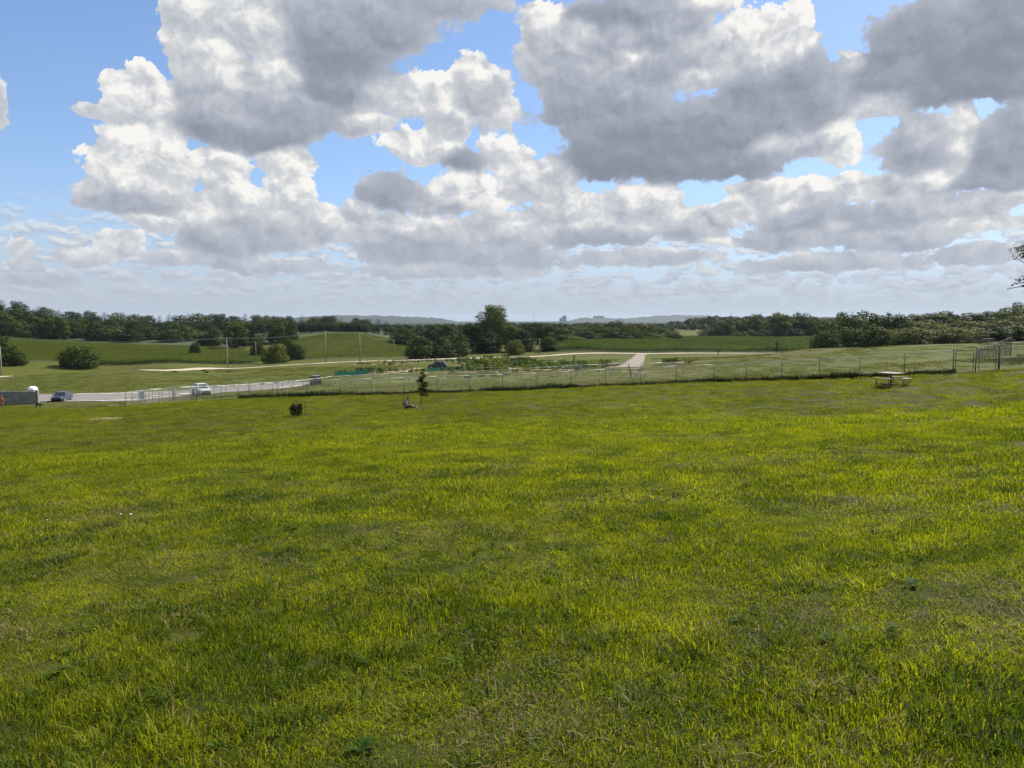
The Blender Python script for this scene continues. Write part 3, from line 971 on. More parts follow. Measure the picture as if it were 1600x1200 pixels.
PROTO = {
 'oak1': broadleaf(1, 11, 10, 1900, .55, 'dark'), 'oak2': broadleaf(2, 12, 11, 1900, .58, 'mid', nl=11), 'oak3': broadleaf(3, 10, 10.5, 1900, .55, 'mid', nl=8),
 'oak4': broadleaf(4, 13, 10, 2000, .58, 'dark', nl=12), 'elm1': broadleaf(5, 14, 9, 1900, .55, 'light', nl=10, tall=True), 'elm2': broadleaf(6, 13, 10, 1900, .55, 'mid', nl=10, tall=True),
 'bush1': broadleaf(7, 6, 9, 2200, .38, 'dark', low=.0, nl=10), 'bush2': broadleaf(8, 6.5, 8, 2200, .38, 'mid', low=.0, nl=9), 'bush3': broadleaf(9, 7, 9, 2200, .40, 'olive', low=.0, nl=11),
 'olive1': broadleaf(10, 10, 11, 2200, .48, 'olive', low=.02, nl=12), 'olive2': broadleaf(12, 11, 10, 2200, .48, 'olive', low=.02, nl=10),
 'pine1': conifer(1, 15, 7.0, 2600, .75, False), 'pine2': conifer(2, 16, 6.5, 2600, .75, False), 'spruce': conifer(3, 14, 6.0, 1400, .6, True),
}
TREE_N = [0]


def tree(name, label, kind, px, Y, top, wpx, group=None, cat='tree', rz=None, ground=None, X=None):
    """a tree standing on the ground at pixel column px, Y metres ahead, its top at pixel row top, wpx pixels wide"""
    tr, cr, H, W = PROTO[kind]
    p = on(px, Y)
    if ground is not None: p.z = ground
    ztop = CAM.z + ray(px, top).z * Y
    h = max(1.2, ztop - p.z)
    wd = wpx * Y / F
    TREE_N[0] += 1
    o = empty(name, p, random.uniform(0, 6.28) if rz is None else rz)
    o.scale = (wd / W, wd / W, h / H)
    t1 = obj('trunk', tr, o); c1 = obj('crown', cr, o)
    return tag(o, label, cat, group)


ORD = ['first', 'second', 'third', 'fourth', 'fifth', 'sixth', 'seventh', 'eighth', 'ninth', 'tenth', 'eleventh', 'twelfth', 'thirteenth', 'fourteenth', 'fifteenth', 'sixteenth', 'seventeenth', 'eighteenth', 'nineteenth', 'twentieth']


def nth(i):
    return ORD[i] if i < 20 else ('twenty-' + ORD[i - 20] if i < 29 else 'thirtieth' if i == 29 else 'thirty-' + ORD[i - 30] if i < 39 else 'fortieth' if i == 39 else 'forty-' + ORD[i - 40])


def wood(label, group, row, kinds, Y, wmul=1.0, name='woodland_tree'):
    """row: list of (px, top)"""
    row = sorted(row)
    for i, (px, top) in enumerate(row):
        y = Y if not callable(Y) else Y(px)
        y *= random.uniform(.97, 1.03)
        kd = random.choice(kinds)
        wpx = wmul * random.uniform(.9, 1.25) * (14.5 if 'pine' not in kd else 6.5) * F / y
        tree('pine_tree' if 'pine' in kd else name, f'{nth(i)} from the left: {label}', kd, px, y, top + random.uniform(-2.5, 2.5), wpx, group)


def line(x0, x1, step, prof, jit=.3):
    px = [p[0] for p in prof]; py = [p[1] for p in prof]
    out, x = [], x0
    while x <= x1:
        out.append((x + random.uniform(-jit, jit) * step, float(np.interp(x, px, py))))
        x += step
    return out


# left wood, rows from the back (skyline) to the field edge
sky_l = [(-60,455),(0,466),(40,474),(100,485),(200,489),(320,491),(420,491),(500,494),(560,495),(600,499),(640,507)]
wood('skyline tree of the dark left wood', 'skyline trees of the left wood', line(-40, 640, 17, sky_l), ['oak1', 'oak4', 'oak2', 'pine1', 'pine2'], lambda p: 640 + .05 * p, 1.25)
wood('tree amid the dark left wood', 'middle trees of the left wood', line(-40, 640, 18, [(x, y + 9) for x, y in sky_l]), ['oak1', 'oak4', 'oak2', 'oak1', 'pine1', 'elm2'], lambda p: 560 + .05 * p, 1.15)
wood('pine in the stand above the hill field', 'conifer stand above the hill field', line(470, 640, 9.5, [(470, 501), (560, 503), (600, 508), (640, 514)]), ['pine1', 'pine2'], 500, 1.0)
front_l = [(-20,484),(10,490),(30,497),(55,492),(80,496),(102,500),(125,503),(150,499),(178,509),(205,513),(235,510),(268,512),(292,508)]
wood('bushy tree fronting the left wood', 'front trees of the left wood', front_l, ['oak1', 'oak3', 'oak2', 'oak4'], 462, 1.05)
tree('rounded_tree', 'tall pale olive tree at the edge of the left wood beside the pole', 'elm1', 100, 455, 494, 24)
tree('spreading_tree', 'grey green spreading tree at the wood edge behind the tallest left pole', 'elm2', 368, 405, 502, 48)
tree('rounded_tree', 'dark rounded tree standing alone between wood and hill field', 'oak2', 435, 430, 498, 42)
for px, tp, kd, wd in [(318,518,'bush2',26),(335,510,'oak3',30),(395,503,'pine1',24),(412,505,'pine2',20),(388,512,'oak1',30),(457,503,'oak1',26)]:
    tree('pine_tree' if 'pine' in kd else 'woodland_tree', {318: 'low bush right of the front wood row', 335: 'round tree left of the grey green spreading tree', 395: 'left pine behind the grey green spreading tree', 412: 'right pine behind the grey green spreading tree', 388: 'dark tree below the two pines', 457: 'dark tree right of the lone rounded tree'}[px], kd, px, 425, tp, wd, 'trees around the spreading tree')
tree('dark_shrub', 'large dark rounded bush alone in the left field', 'bush1', 126, 262, 538, 62, rz=.4, cat='bush')
tree('dark_shrub', 'dark low bush touching the left side of the lone field bush', 'bush2', 104, 263, 546, 26, cat='bush')
tree('leafy_tree', 'leafy tree cut by the left edge of the picture', 'oak1', -2, 255, 520, 50)
tree('leafy_shrub', 'low shrub beside the tree at the left edge', 'bush1', 28, 256, 547, 34, cat='bush')
tree('rounded_shrub', 'broad rounded bush by the gravel road between two poles', 'bush3', 431, 290, 536, 50, cat='bush')
tree('rounded_shrub', 'dark bush behind the broad rounded roadside bush', 'bush1', 462, 310, 535, 36, cat='bush')
tree('rounded_shrub', 'small tree behind the roadside bushes with a ragged top', 'oak3', 452, 330, 526, 26, cat='bush')
tree('rounded_shrub', 'upright shrub between pole and roadside bushes', 'bush2', 403, 350, 522, 26, cat='bush')
tree('low_shrub', 'small low shrub below the wood at the field corner', 'bush1', 305, 360, 534, 20, cat='bush')

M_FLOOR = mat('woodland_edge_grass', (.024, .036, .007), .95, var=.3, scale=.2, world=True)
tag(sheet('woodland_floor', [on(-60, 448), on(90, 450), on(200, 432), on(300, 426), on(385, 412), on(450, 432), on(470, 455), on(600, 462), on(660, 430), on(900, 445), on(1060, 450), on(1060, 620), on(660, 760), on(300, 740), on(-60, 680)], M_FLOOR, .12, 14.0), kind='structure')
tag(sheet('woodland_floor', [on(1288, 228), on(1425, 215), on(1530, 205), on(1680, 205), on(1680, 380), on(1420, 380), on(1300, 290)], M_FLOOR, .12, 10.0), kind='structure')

# clump by the gravel road and the tall cottonwood
tree('roadside_tree', 'big dark round tree at the left end of the roadside clump', 'oak1', 655, 287, 522, 54)
tree('roadside_tree', 'dark bushy tree second from the left in the roadside clump', 'bush1', 690, 292, 524, 52)
tree('roadside_tree', 'bushy tree between the roadside clump and the tall cottonwood', 'oak2', 716, 300, 521, 46)
tree('roadside_tree', 'leafy tree with paler top left of the tall cottonwood', 'elm2', 738, 330, 506, 44)
PROTO['cottonwood'] = broadleaf(31, 24, 17, 5200, .62, 'light', low=.06, nl=20, tall=True)
tree('cottonwood_tree', 'tallest pale green cottonwood rising above the tree line', 'cottonwood', 771, 335, 472, 62, rz=1.0)
tree('roadside_tree', 'dark tree hugging the foot of the tall cottonwood', 'oak1', 762, 320, 513, 50)
tree('roadside_tree', 'bright leafy tree right of the tall cottonwood', 'elm1', 800, 325, 506, 40)
tree('roadside_tree', 'dark bushy tree just right of the tall cottonwood', 'oak4', 818, 322, 514, 42)
tree('roadside_tree', 'yellow green tree behind the lone pole of the roadside clump', 'elm1', 850, 330, 503, 40)
tree('roadside_tree', 'rounded bush at the right end of the roadside clump', 'bush2', 858, 318, 524, 36)
tree('roadside_tree', 'low bush in front of the dark roadside trees', 'bush3', 806, 306, 530, 34, cat='bush')
wood('tree behind the dark roadside clump', 'trees behind the roadside clump', line(635, 880, 20, [(640, 508), (700, 506), (760, 506), (880, 506)]), ['oak1', 'oak4', 'oak2'], 430, 1.1)
mass = [(872,512),(890,507),(905,510),(925,504),(945,507),(962,498),(980,506),(1000,503),(1018,505),(1034,508),(1046,518)]
wood('tall tree in the grove behind the corn', 'grove behind the right crop field', mass, ['olive1', 'olive2', 'oak2', 'oak3'], 440, 1.15, 'grove_tree')
wood('low tree fronting the grove behind the corn', 'front of the grove', [(x - 8, t + 13) for x, t in mass], ['olive1', 'oak1', 'oak3', 'olive2'], 415, 1.0, 'grove_tree')
tree('low_shrub', 'low bush tapering off the right end of the grove', 'bush2', 1058, 420, 522, 22, cat='bush')

# right hand woods
wood('tall tree right of the far ridge behind the corn', 'group beyond the crop field', [(1112,512),(1132,502),(1155,497),(1178,490),(1198,498),(1216,487),(1234,492),(1250,489),(1268,496),(1284,500)], ['elm2', 'oak2', 'elm1', 'oak3'], 510, 1.15, 'field_edge_tree')
wood('low bush below the tall trees behind the corn', 'bushes beyond the crop field', line(1108, 1290, 17, [(1108, 518), (1290, 513)]), ['oak1', 'bush2', 'oak3'], 495, .8, 'low_shrub')
big = [(1298,500),(1316,492),(1334,487),(1352,485),(1372,487),(1392,488),(1408,494),(1424,500)]
wood('tall tree in the thicket beyond the right slope', 'rounded thicket beyond the slope', big, ['olive1', 'olive2', 'oak2'], 262, .8, 'thicket_tree')
wood('short tree fronting the thicket on the right', 'front of the rounded thicket', [(1292,515),(1308,508),(1326,510),(1346,512),(1368,508),(1388,513),(1406,510),(1424,514)], ['olive1', 'bush3', 'oak1', 'oak3'], 238, .72, 'thicket_tree')
tree('hazy_tree', 'grey blue tree top showing behind the left of the thicket', 'oak4', 1312, 560, 486, 22)
sky_r = [(1420,491),(1450,489),(1475,486),(1500,489),(1530,489),(1560,483),(1590,473),(1640,458)]
wood('skyline tree above the right hand scrub', 'skyline trees on the right', line(1425, 1660, 17, sky_r), ['oak2', 'elm2', 'oak3', 'olive2'], 330, 1.0)
tree('spruce_tree', 'pointed dark spruce on the right skyline', 'spruce', 1502, 300, 486, 13)
wood('rounded tree amid the right hand wood', 'middle of the right wood', line(1430, 1660, 19, [(1430, 502), (1520, 503), (1600, 492), (1660, 484)]), ['olive1', 'olive2', 'oak2'], 270, .9)
wood('scrub tree fronting the right hand wood', 'front of the right wood', line(1432, 1660, 21, [(1432, 513), (1520, 512), (1600, 506), (1660, 500)]), ['olive1', 'bush3', 'olive2', 'oak1'], 225, .8)

# near tree outside the right edge: only the tips of its branches reach into the picture
PROTO['branchy'] = None


def right_edge_tree():
    base = Vector((45.8, 64.0, gz(45.8, 64.0)))
    o = empty('overhanging_tree', base)
    lobes = []
    H = 13.0
    r = random.Random(5)
    def loc(px, py, Y): return at(px, py, Y) - base
    tips = [(1600,401,63.5,.42),(1616,398,63.5,.7),(1588,404,63.5,.22),(1604,432,63.5,.40),(1592,437,63.5,.33),(1584,444,63.5,.24),(1577,451,63.5,.16),(1599,447,63.5,.28),(1620,440,63.5,.7),(1640,405,64,1.0),(1655,440,64,1.1),(1660,370,63.5,1.2),(1640,375,63.5,.55)]
    for px, py, Y, s in tips:
        c = loc(px, py, Y); lobes.append((c.x, c.y, c.z, s, s, s * .6))
    for i in range(26):
        a = r.uniform(0, 6.28); d = r.uniform(.5, 3.8); z = r.uniform(5.0, 12.0)
        s = r.uniform(.9, 1.5)
        x = d * math.cos(a); 
        if x < -2.6: continue
        lobes.append((x, d * math.sin(a), z, s, s, s * .7))
    me = crown_mesh('crown', lobes, 9000, .17, 5, LEAF['light'], shell=.1)
    obj('crown', me, o)
    limbs = [l[:3] for l in lobes]
    obj('trunk', trunk_mesh(11, .24, limbs, 6, .85), o)
    tag(o, 'leafy tree at the right edge whose branch tips hang into the sky', 'tree')


right_edge_tree()


# saplings
def sapling(label, px, py, h, name='sapling', crown=(.35, .95), w=.5, n=260, size=.14, leaf='dark', stake=False, lean=0.0, seed=1, tiers=None):
    p = hit(px, py)
    o = empty(name, p, seed * 1.3)
    mb = MB(); mb.path([(0, 0, -.1), (0, 0, h * .5), (lean * h, 0, h * .97)], [.042, .028, .008], 6)
    r = random.Random(seed)
    lobes = []
    if tiers:
        for (t, dx, rad) in tiers: lobes.append((dx, r.uniform(-.1, .1), h * t, rad * 1.2, rad * 1.2, rad * .62))
    else:
        for i in range(7):
            t = crown[0] + (crown[1] - crown[0]) * i / 6
            d = w * .3 * (1 - abs(t - .6)); a = i * 2.4
            lobes.append((d * math.cos(a), d * math.sin(a), h * t, w * .32, w * .32, h * .08))
    for l in lobes:
        mb.path([(0, 0, max(.2, l[2] - .15)), (l[0], l[1], l[2])], [.012, .005], 4)
    obj('trunk', mb.mesh('trunk', M_BARK), o)
    obj('crown', crown_mesh('crown', lobes, n, size, seed, LEAF[leaf], shell=.2), o)
    return tag(o, label, 'tree')


s = sapling('young tree with ragged crown beside the seated person', 659, 635.5, 3.05, 'young_tree', n=900, size=.13, seed=4,
            tiers=[(.30, .42, .2), (.33, .14, .26), (.42, .3, .24), (.47, -.02, .3), (.56, .16, .32), (.63, .3, .26), (.66, -.1, .28), (.75, .0, .27), (.80, .22, .2), (.87, .06, .16), (.95, .12, .14)])
s.rotation_euler = (0, 0, 0)
sapling('thin staked sapling on the right slope casting a long shadow', 1366.5, 547, 2.6, crown=(.45, .95), w=1.5, seed=7, n=420, size=.16)
sapling('slim dark young tree standing at the end of the gravel road', 1213.5, 553, 2.4, crown=(.3, .97), w=.75, seed=8, n=420, size=.17)
sapling('small dark sapling left of a twin before the crop field', 1266, 549.5, 2.2, crown=(.3, .95), w=.6, seed=9, n=300, size=.16)
sapling('small dark leaning sapling right of its twin before the crop field', 1275, 548.5, 2.2, crown=(.35, .95), w=.6, seed=10, n=300, size=.16, lean=.15)
sapling('tiny sapling beside the gravel road near the drive', 1122, 556, 1.9, crown=(.3, .95), w=.5, seed=11, n=200, size=.15)
sapling('small bushy sapling at the garden edge left of the drive', 897, 567, 2.0, crown=(.3, .95), w=.8, seed=12, n=200, size=.18)


def caged_shrub():
    p = hit(463.5, 651)
    o = empty('caged_shrub', p)
    obj('foliage', crown_mesh('foliage', [(-.22, 0, .42, .26, .3, .40), (.17, .05, .44, .24, .3, .42), (.24, 0, .74, .14, .15, .18), (-.2, .1, .7, .14, .15, .14)], 900, .10, 3,
                              leaf_mat('dark_shrub_leaf', (.008, .014, .006), (.022, .032, .012), .15), bottom=.02, shell=.25), o)
    mb = MB()
    for dx in (-.22, -.1, .1, .2): mb.path([(dx * .4, 0, -.05), (dx, .03, .5)], [.02, .01], 5)
    obj('stem', mb.mesh('stem', M_BARK), o)
    M_STAKE = mat('dark_metal_stake', (.05, .05, .045), .6, .5)
    for i, (x, y, h) in enumerate([(-.24, .12, 1.08), (.06, -.18, 1.1), (.56, .05, 1.1)]):
        MB().box((x, y, h / 2 - .05), (.035, .035, h)).build('stake', M_STAKE, o)
    mb = MB()
    for z in (.25, .6, .95):
        for a, b in [((-.24, .12), (.06, -.18)), ((.06, -.18), (.56, .05)), ((.56, .05), (-.24, .12))]:
            mb.tube((*a, z), (*b, z), .004, n=3)
    mb.build('wire', M_STAKE, o)
    tag(o, 'small black green shrub ringed by three stakes on the lawn', 'shrub')


caged_shrub()

# ------------------------------------------------------------------ crops (nobody could count the plants)
def crop_kind(seed, n, L, Wd, h, leafL, matl):
    """a short stretch of crop row"""
    r = np.random.default_rng(seed)
    bx, by = r.uniform(-L / 2, L / 2, n), r.normal(0, Wd / 4, n)
    bz = h * r.uniform(.15, .95, n)
    a = r.uniform(0, 6.283, n); up = r.uniform(.1, .9, n)
    d = np.stack([np.cos(a), np.sin(a), up], -1) * leafL
    sd = np.stack([-np.sin(a), np.cos(a), 0 * a], -1) * leafL * .22
    C = np.stack([bx, by, bz], -1)
    V = np.stack([C - sd * .6, C + d * .6 + np.array([0, 0, .08]) - sd, C + d * 1.05, C + d * .6 + np.array([0, 0, .08]) + sd], 1).reshape(-1, 3)
    return patch_obj('crop_row_piece', V, np.arange(n * 4).reshape(n, 4), np.repeat(r.random(n), 4), matl)


def in_poly(x, y, poly):
    c = np.zeros(x.shape, bool)
    n = len(poly)
    for i in range(n):
        x1, y1 = poly[i][:2]; x2, y2 = poly[(i + 1) % n][:2]
        k = ((y1 > y) != (y2 > y)) & (x < (x2 - x1) * (y - y1) / (y2 - y1 + 1e-9) + x1)
        c ^= k
    return c


def crop(name, label, poly, ang, row, piece, kinds, hs, soil):
    f = sheet(name + '_ground', poly, soil, .06, 8.0)
    f.name = 'field_soil'; tag(f, kind='structure')
    xs = [p[0] for p in poly]; ys = [p[1] for p in poly]
    cx, cy = sum(xs) / len(xs), sum(ys) / len(ys)
    R = max(max(xs) - min(xs), max(ys) - min(ys))
    u, v = np.meshgrid(np.arange(-R, R, piece), np.arange(-R, R, row))
    u = u + RNG.uniform(-.2, .2, u.shape) * piece
    c, s_ = math.cos(ang), math.sin(ang)
    x = (cx + u * c - v * s_).ravel(); y = (cy + u * s_ + v * c).ravel()
    k = in_poly(x, y, poly); x, y = x[k], y[k]
    n = len(x)
    hh = hs * (.8 + .4 * value_noise(x, y, 9, 7)) * RNG.uniform(.85, 1.15, n)
    instancer(name, kinds, np.stack([x, y, terrain(x, y)], -1), np.stack([0 * x, 0 * x, ang + RNG.choice([0, math.pi], n)], -1),
              np.stack([np.ones(n), np.ones(n), hh], -1), RNG.integers(0, len(kinds), n), label, 'crop')


M_CORN = leaf_mat('corn_leaf', (.030, .052, .010), (.084, .112, .022), .3, scale=.05, obj_var=.3)
M_SOY = leaf_mat('soybean_leaf', (.050, .070, .013), (.104, .120, .025), .3, scale=.04, obj_var=.25)
M_FSOIL = mat('crop_field_soil', (.055, .060, .025), .95, var=.3, scale=.3, world=True)  # dark olive ground under the crop rows
corn_k = [crop_kind(s, 46, 2.6, .8, 2.1, .55, M_CORN) for s in (1, 2, 3)]
soy_k = [crop_kind(s, 40, 2.6, .7, .8, .38, M_SOY) for s in (4, 5, 6)]
corn_poly = [on(868, 312), on(950, 302), on(1050, 297), on(1150, 291), on(1240, 283), on(1310, 280), on(1330, 330), on(1300, 475), on(1100, 482), on(980, 440), on(900, 380), on(862, 335)]
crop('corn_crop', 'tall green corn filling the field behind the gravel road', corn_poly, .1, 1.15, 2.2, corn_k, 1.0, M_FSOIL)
soy_poly = [on(-40, 268), on(60, 270), on(150, 276), on(300, 284), on(400, 296), on(425, 330), on(380, 395), on(300, 418), on(200, 424), on(90, 445), on(-40, 450)]
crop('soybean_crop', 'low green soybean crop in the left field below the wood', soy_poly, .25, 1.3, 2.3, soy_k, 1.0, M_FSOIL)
hill_poly = [on(480, 305), on(560, 303), on(628, 300), on(640, 360), on(640, 425), on(600, 445), on(540, 440), on(470, 430), on(440, 400), on(440, 345)]
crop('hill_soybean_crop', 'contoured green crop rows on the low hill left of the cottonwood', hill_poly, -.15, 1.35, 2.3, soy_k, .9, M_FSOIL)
edge_corn = [on(150, 271), on(300, 280), on(395, 291), on(398, 297), on(300, 287), on(150, 278)]
crop('corn_edge', 'dark tall corn rows along the front edge of the left field', edge_corn, .12, .9, 2.0, corn_k, .8, M_FSOIL)

# far woods: one mass of crowns each
def far_wood(name, label, pts, matl, n, size, seed):
    """pts: (px, ground Y, top py, half width m, depth m)"""
    V0, Q0, T0, b = [], [], [], 0
    r = random.Random(seed)
    lobes = []
    for px, Y, top, hw, dp in pts:
        zt = CAM.z + ray(px, top).z * Y; x0 = on(px, Y)
        for i in range(3):
            X = x0.x + r.uniform(-hw, hw); YY = Y + r.uniform(-dp, dp)
            zg = gz(X, YY); hh = max(5, (zt - zg)) * r.uniform(.85, 1.0)
            lobes.append((X, YY, zg + hh * .5, hh * r.uniform(.4, .6), hh * .5, hh * .52))
    V, Q, tn = leaf_cloud(lobes, n, size, seed, shell=.75)
    me = np_mesh(name, V, Q, matl)
    a = me.attributes.new('tint', 'FLOAT', 'POINT'); a.data.foreach_set('value', tn.astype(np.float32))
    tag(obj(name, me), label, 'wood', kind='stuff')


row = [(x, 1050 + random.uniform(-60, 60), float(np.interp(x, [1040, 1080, 1100, 1140, 1200, 1300], [510, 498, 495, 494, 494, 497])), 12, 40) for x in range(1045, 1300, 6)]
row += [(x, 900 + random.uniform(-60, 60), 507, 12, 40) for x in range(1045, 1300, 7)]
far_wood('distant_wood', 'dark wooded ridge far beyond the right crop field', row, LEAF['dark'], 26000, 3.0, 5)
row = [(x, 1100 + random.uniform(-80, 80), float(np.interp(x, [520, 640, 720, 760, 880, 1060], [505, 510, 507, 504, 506, 506])), 14, 60) for x in range(520, 1060, 6)]
far_wood('distant_wood', 'hazy line of far woods behind the cottonwood', row, LEAF['dark'], 26000, 3.0, 6)

# far hills
def hill(name, prof, Y, depth, base, seed):
    r = np.random.default_rng(seed)
    px = np.linspace(prof[0][0], prof[-1][0], 160)
    top = np.interp(px, [p[0] for p in prof], [p[1] for p in prof]) + r.normal(0, .35, 160) + .5 * np.sin(px * .21 + seed)
    rows = []
    for k, t in enumerate(np.linspace(-1, 1, 13)):
        yy = Y + t * depth
        xs = np.array([ray(p, 500).x for p in px]) * Y
        zt = np.array([CAM.z + ray(p, q).z * Y for p, q in zip(px, top)])
        z = base + (zt - base) * math.cos(t * math.pi / 2) ** 1.1 + r.normal(0, 2.5, 160) * (1 - abs(t))
        rows.append(np.stack([xs, np.full(160, yy), np.maximum(z, base)], -1))
    V = np.concatenate(rows)
    i = np.arange(13 * 160).reshape(13, 160)
    Q = np.stack([i[:-1, :-1], i[:-1, 1:], i[1:, 1:], i[1:, :-1]], -1).reshape(-1, 4)
    me = np_mesh(name, V, Q, mat('far_wooded_hill', (.012, .019, .012), .95, var=.35, scale=.012, world=True), True)
    return tag(obj(name, me), kind='structure')


hill('hills', [(430,503),(490,495),(530,493.5),(600,493.5),(650,496),(690,498),(700,500),(716,505),(730,509)], 5200, 900, -20, 1)
hill('hills', [(860,506),(885,502),(905,498),(930,496.5),(960,498.5),(990,497),(1020,494.5),(1060,492.8),(1090,492.8),(1130,497),(1170,502)], 6400, 1000, -20, 2)
hill('hills', [(1230,504),(1270,496.5),(1310,496),(1350,500)], 6400, 800, -20, 3)
hill('hills', [(700,508),(735,503.5),(750,503),(800,504),(850,505.5),(880,508)], 3000, 500, -20, 4)
# ------------------------------------------------------------------ chain link fences
M_GALV = mat('galvanised_steel', (.60, .60, .56), .55, .25, var=.15)
M_POST = mat('dull_steel_post', (.13, .13, .12), .6, .5, var=.2)
M_WIRE = mat('chain_link_wire', (.24, .25, .22), .55, .5, var=.1)
BAY, FH = 3.05, 1.5


def wire_mesh(L, H, gap=.11, r=.0021):
    mb = MB()
    st = gap * 1.4142
    for sgn in (1, -1):
        k = -H
        while k < L:
            x0, z0, x1, z1 = k, 0.0, k + H, H
            if x0 < 0: z0 -= x0; x0 = 0.0
            if x1 > L: z1 -= x1 - L; x1 = L
            if x1 - x0 > .01:
                a, b = ((x0, 0, z0), (x1, 0, z1)) if sgn > 0 else ((L - x0, 0, z0), (L - x1, 0, z1))
                mb.tube(a, b, r, n=3, caps=False)
            k += st
    return mb.mesh('chain_link_mesh', M_WIRE)


ME_LINK = wire_mesh(BAY, FH - .06)
ME_LINKD = wire_mesh(BAY, FH - .06, .06, .0022); ME_LINKD.materials.clear(); ME_LINKD.materials.append(mat('shade_dark_chain_link', (.10, .105, .10), .6, .3))  # shade of the right-hand corner put into darker, denser wire
ME_RAILW = MB().tube((0, 0, 0), (BAY, 0, 0), .038, n=6).mesh('top_rail', mat('glare_pale_rail', (.72, .72, .64), .6), True)  # sun glare on the far rail put into a paler, thicker tube
ME_RAIL = MB().tube((0, 0, 0), (BAY, 0, 0), .026, n=6).mesh('top_rail', M_GALV, True)
mbp = MB(); mbp.tube((0, 0, -.2), (0, 0, FH + .02), .03, n=8); mbp.tube((0, 0, FH + .02), (0, 0, FH + .06), .034, .012, n=8)
ME_POST = mbp.mesh('fence_post', M_POST, True)
mbp = MB(); mbp.tube((0, 0, -.2), (0, 0, FH + .08), .036, n=8); mbp.tube((0, 0, FH + .08), (0, 0, FH + .13), .04, .015, n=8)
ME_BIGPOST = mbp.mesh('corner_post', M_POST, True)


def walk(pts, step):
    P = [Vector((p[0], p[1])) for p in pts]
    d = [0.0]
    for a, b in zip(P[:-1], P[1:]): d.append(d[-1] + (b - a).length)
    n = max(1, round(d[-1] / step))
    xs = np.interp(np.linspace(0, d[-1], n + 1), d, [p.x for p in P]); ys = np.interp(np.linspace(0, d[-1], n + 1), d, [p.y for p in P])
    return [Vector((x, y, gz(x, y))) for x, y in zip(xs, ys)]


def fence(name, label, pts, hs=1.0, link=True, corners=(), rail=None, mesh=None):
    W = walk(pts, BAY)
    root = empty(name, W[0])
    for i, p in enumerate(W):
        o = obj('fence_post', ME_BIGPOST if i in (0, len(W) - 1) or i in corners else ME_POST, root, p - W[0]); o.scale = (1, 1, hs)
    for a, b in zip(W[:-1], W[1:]):
        d = b - a
        rot = (0, -math.atan2(d.z, math.hypot(d.x, d.y)), math.atan2(d.y, d.x))
        o = obj('top_rail', rail or ME_RAIL, root, a - W[0] + Vector((0, 0, FH * hs))); o.rotation_euler = rot; o.scale = (d.length / BAY, 1, 1)
        if link:
            o = obj('chain_link_mesh', mesh or ME_LINK, root, a - W[0] + Vector((0, 0, .03))); o.rotation_euler = rot; o.scale = (d.length / BAY, 1, hs)
    return tag(root, label, 'fence')


front = [p for p, (px, _) in zip(FENCE_XY, FENCE_PX) if px <= 1490]
fence('chain_link_fence', 'long chain link fence crossing the lawn in front of the dog run', front)
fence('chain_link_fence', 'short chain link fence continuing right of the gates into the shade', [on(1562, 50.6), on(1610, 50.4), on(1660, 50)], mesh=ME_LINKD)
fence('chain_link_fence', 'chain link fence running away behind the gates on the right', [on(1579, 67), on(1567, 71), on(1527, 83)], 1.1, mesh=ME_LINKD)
pen0 = on(268, 77)
fence('chain_link_fence', 'chain link fence following the edge of the parking lot', [pen0, on(300, 84), on(350, 92), on(400, 100), on(450, 109), on(518, 122)])
fence('chain_link_fence', 'far chain link fence with bright top rail before the garden', [on(518, 122), on(620, 121), on(690, 121), on(750, 119), on(830, 115), on(900, 111.5), on(957, 112), on(1068, 112)], rail=ME_RAILW)


def gate(label, a, b, mid=True):
    root = empty('fence_gate', a)
    d = b - a
    L = math.hypot(d.x, d.y) - .16
    u = Vector((d.x, d.y, 0)).normalized()
    rz = math.atan2(d.y, d.x)
    for q in (1.0,):
        p = a.lerp(b, q)
        obj('gate_post', ME_BIGPOST, root, p - a + Vector((0, 0, gz(p.x, p.y) - p.z)))
    mb = MB()
    zt, zb = 1.5, .1
    for z, r in ((zt, .024), (zb, .024), (.80, .02)):
        mb.tube((.08, 0, z), (L, 0, z), r, n=6)
    for x in (.08, L): mb.tube((x, 0, zb), (x, 0, zt), .024, n=6)
    g = mb.build('gate_frame', M_POST, root, rz=rz)
    m = obj('chain_link_mesh', ME_LINK, root, u * .08 + Vector((0, 0, .1))); m.rotation_euler = (0, 0, rz); m.scale = ((L - .08) / BAY, 1, .97)
    MB().box((L * .93, -.04, .85), (.16, .05, .06)).build('latch', M_POST, root, rz=rz)
    for z in (.35, 1.3): MB().box((.05, 0, z), (.1, .07, .05)).build('hinge', M_POST, root, rz=rz)
    return tag(root, label, 'gate')


gate('closed chain link gate with a middle rail at the end of the long fence', on(1491.5, 51), on(1525, 51))
gate('chain link gate standing beside the shaded fence on the right', on(1528, 51), on(1560.5, 50.7))


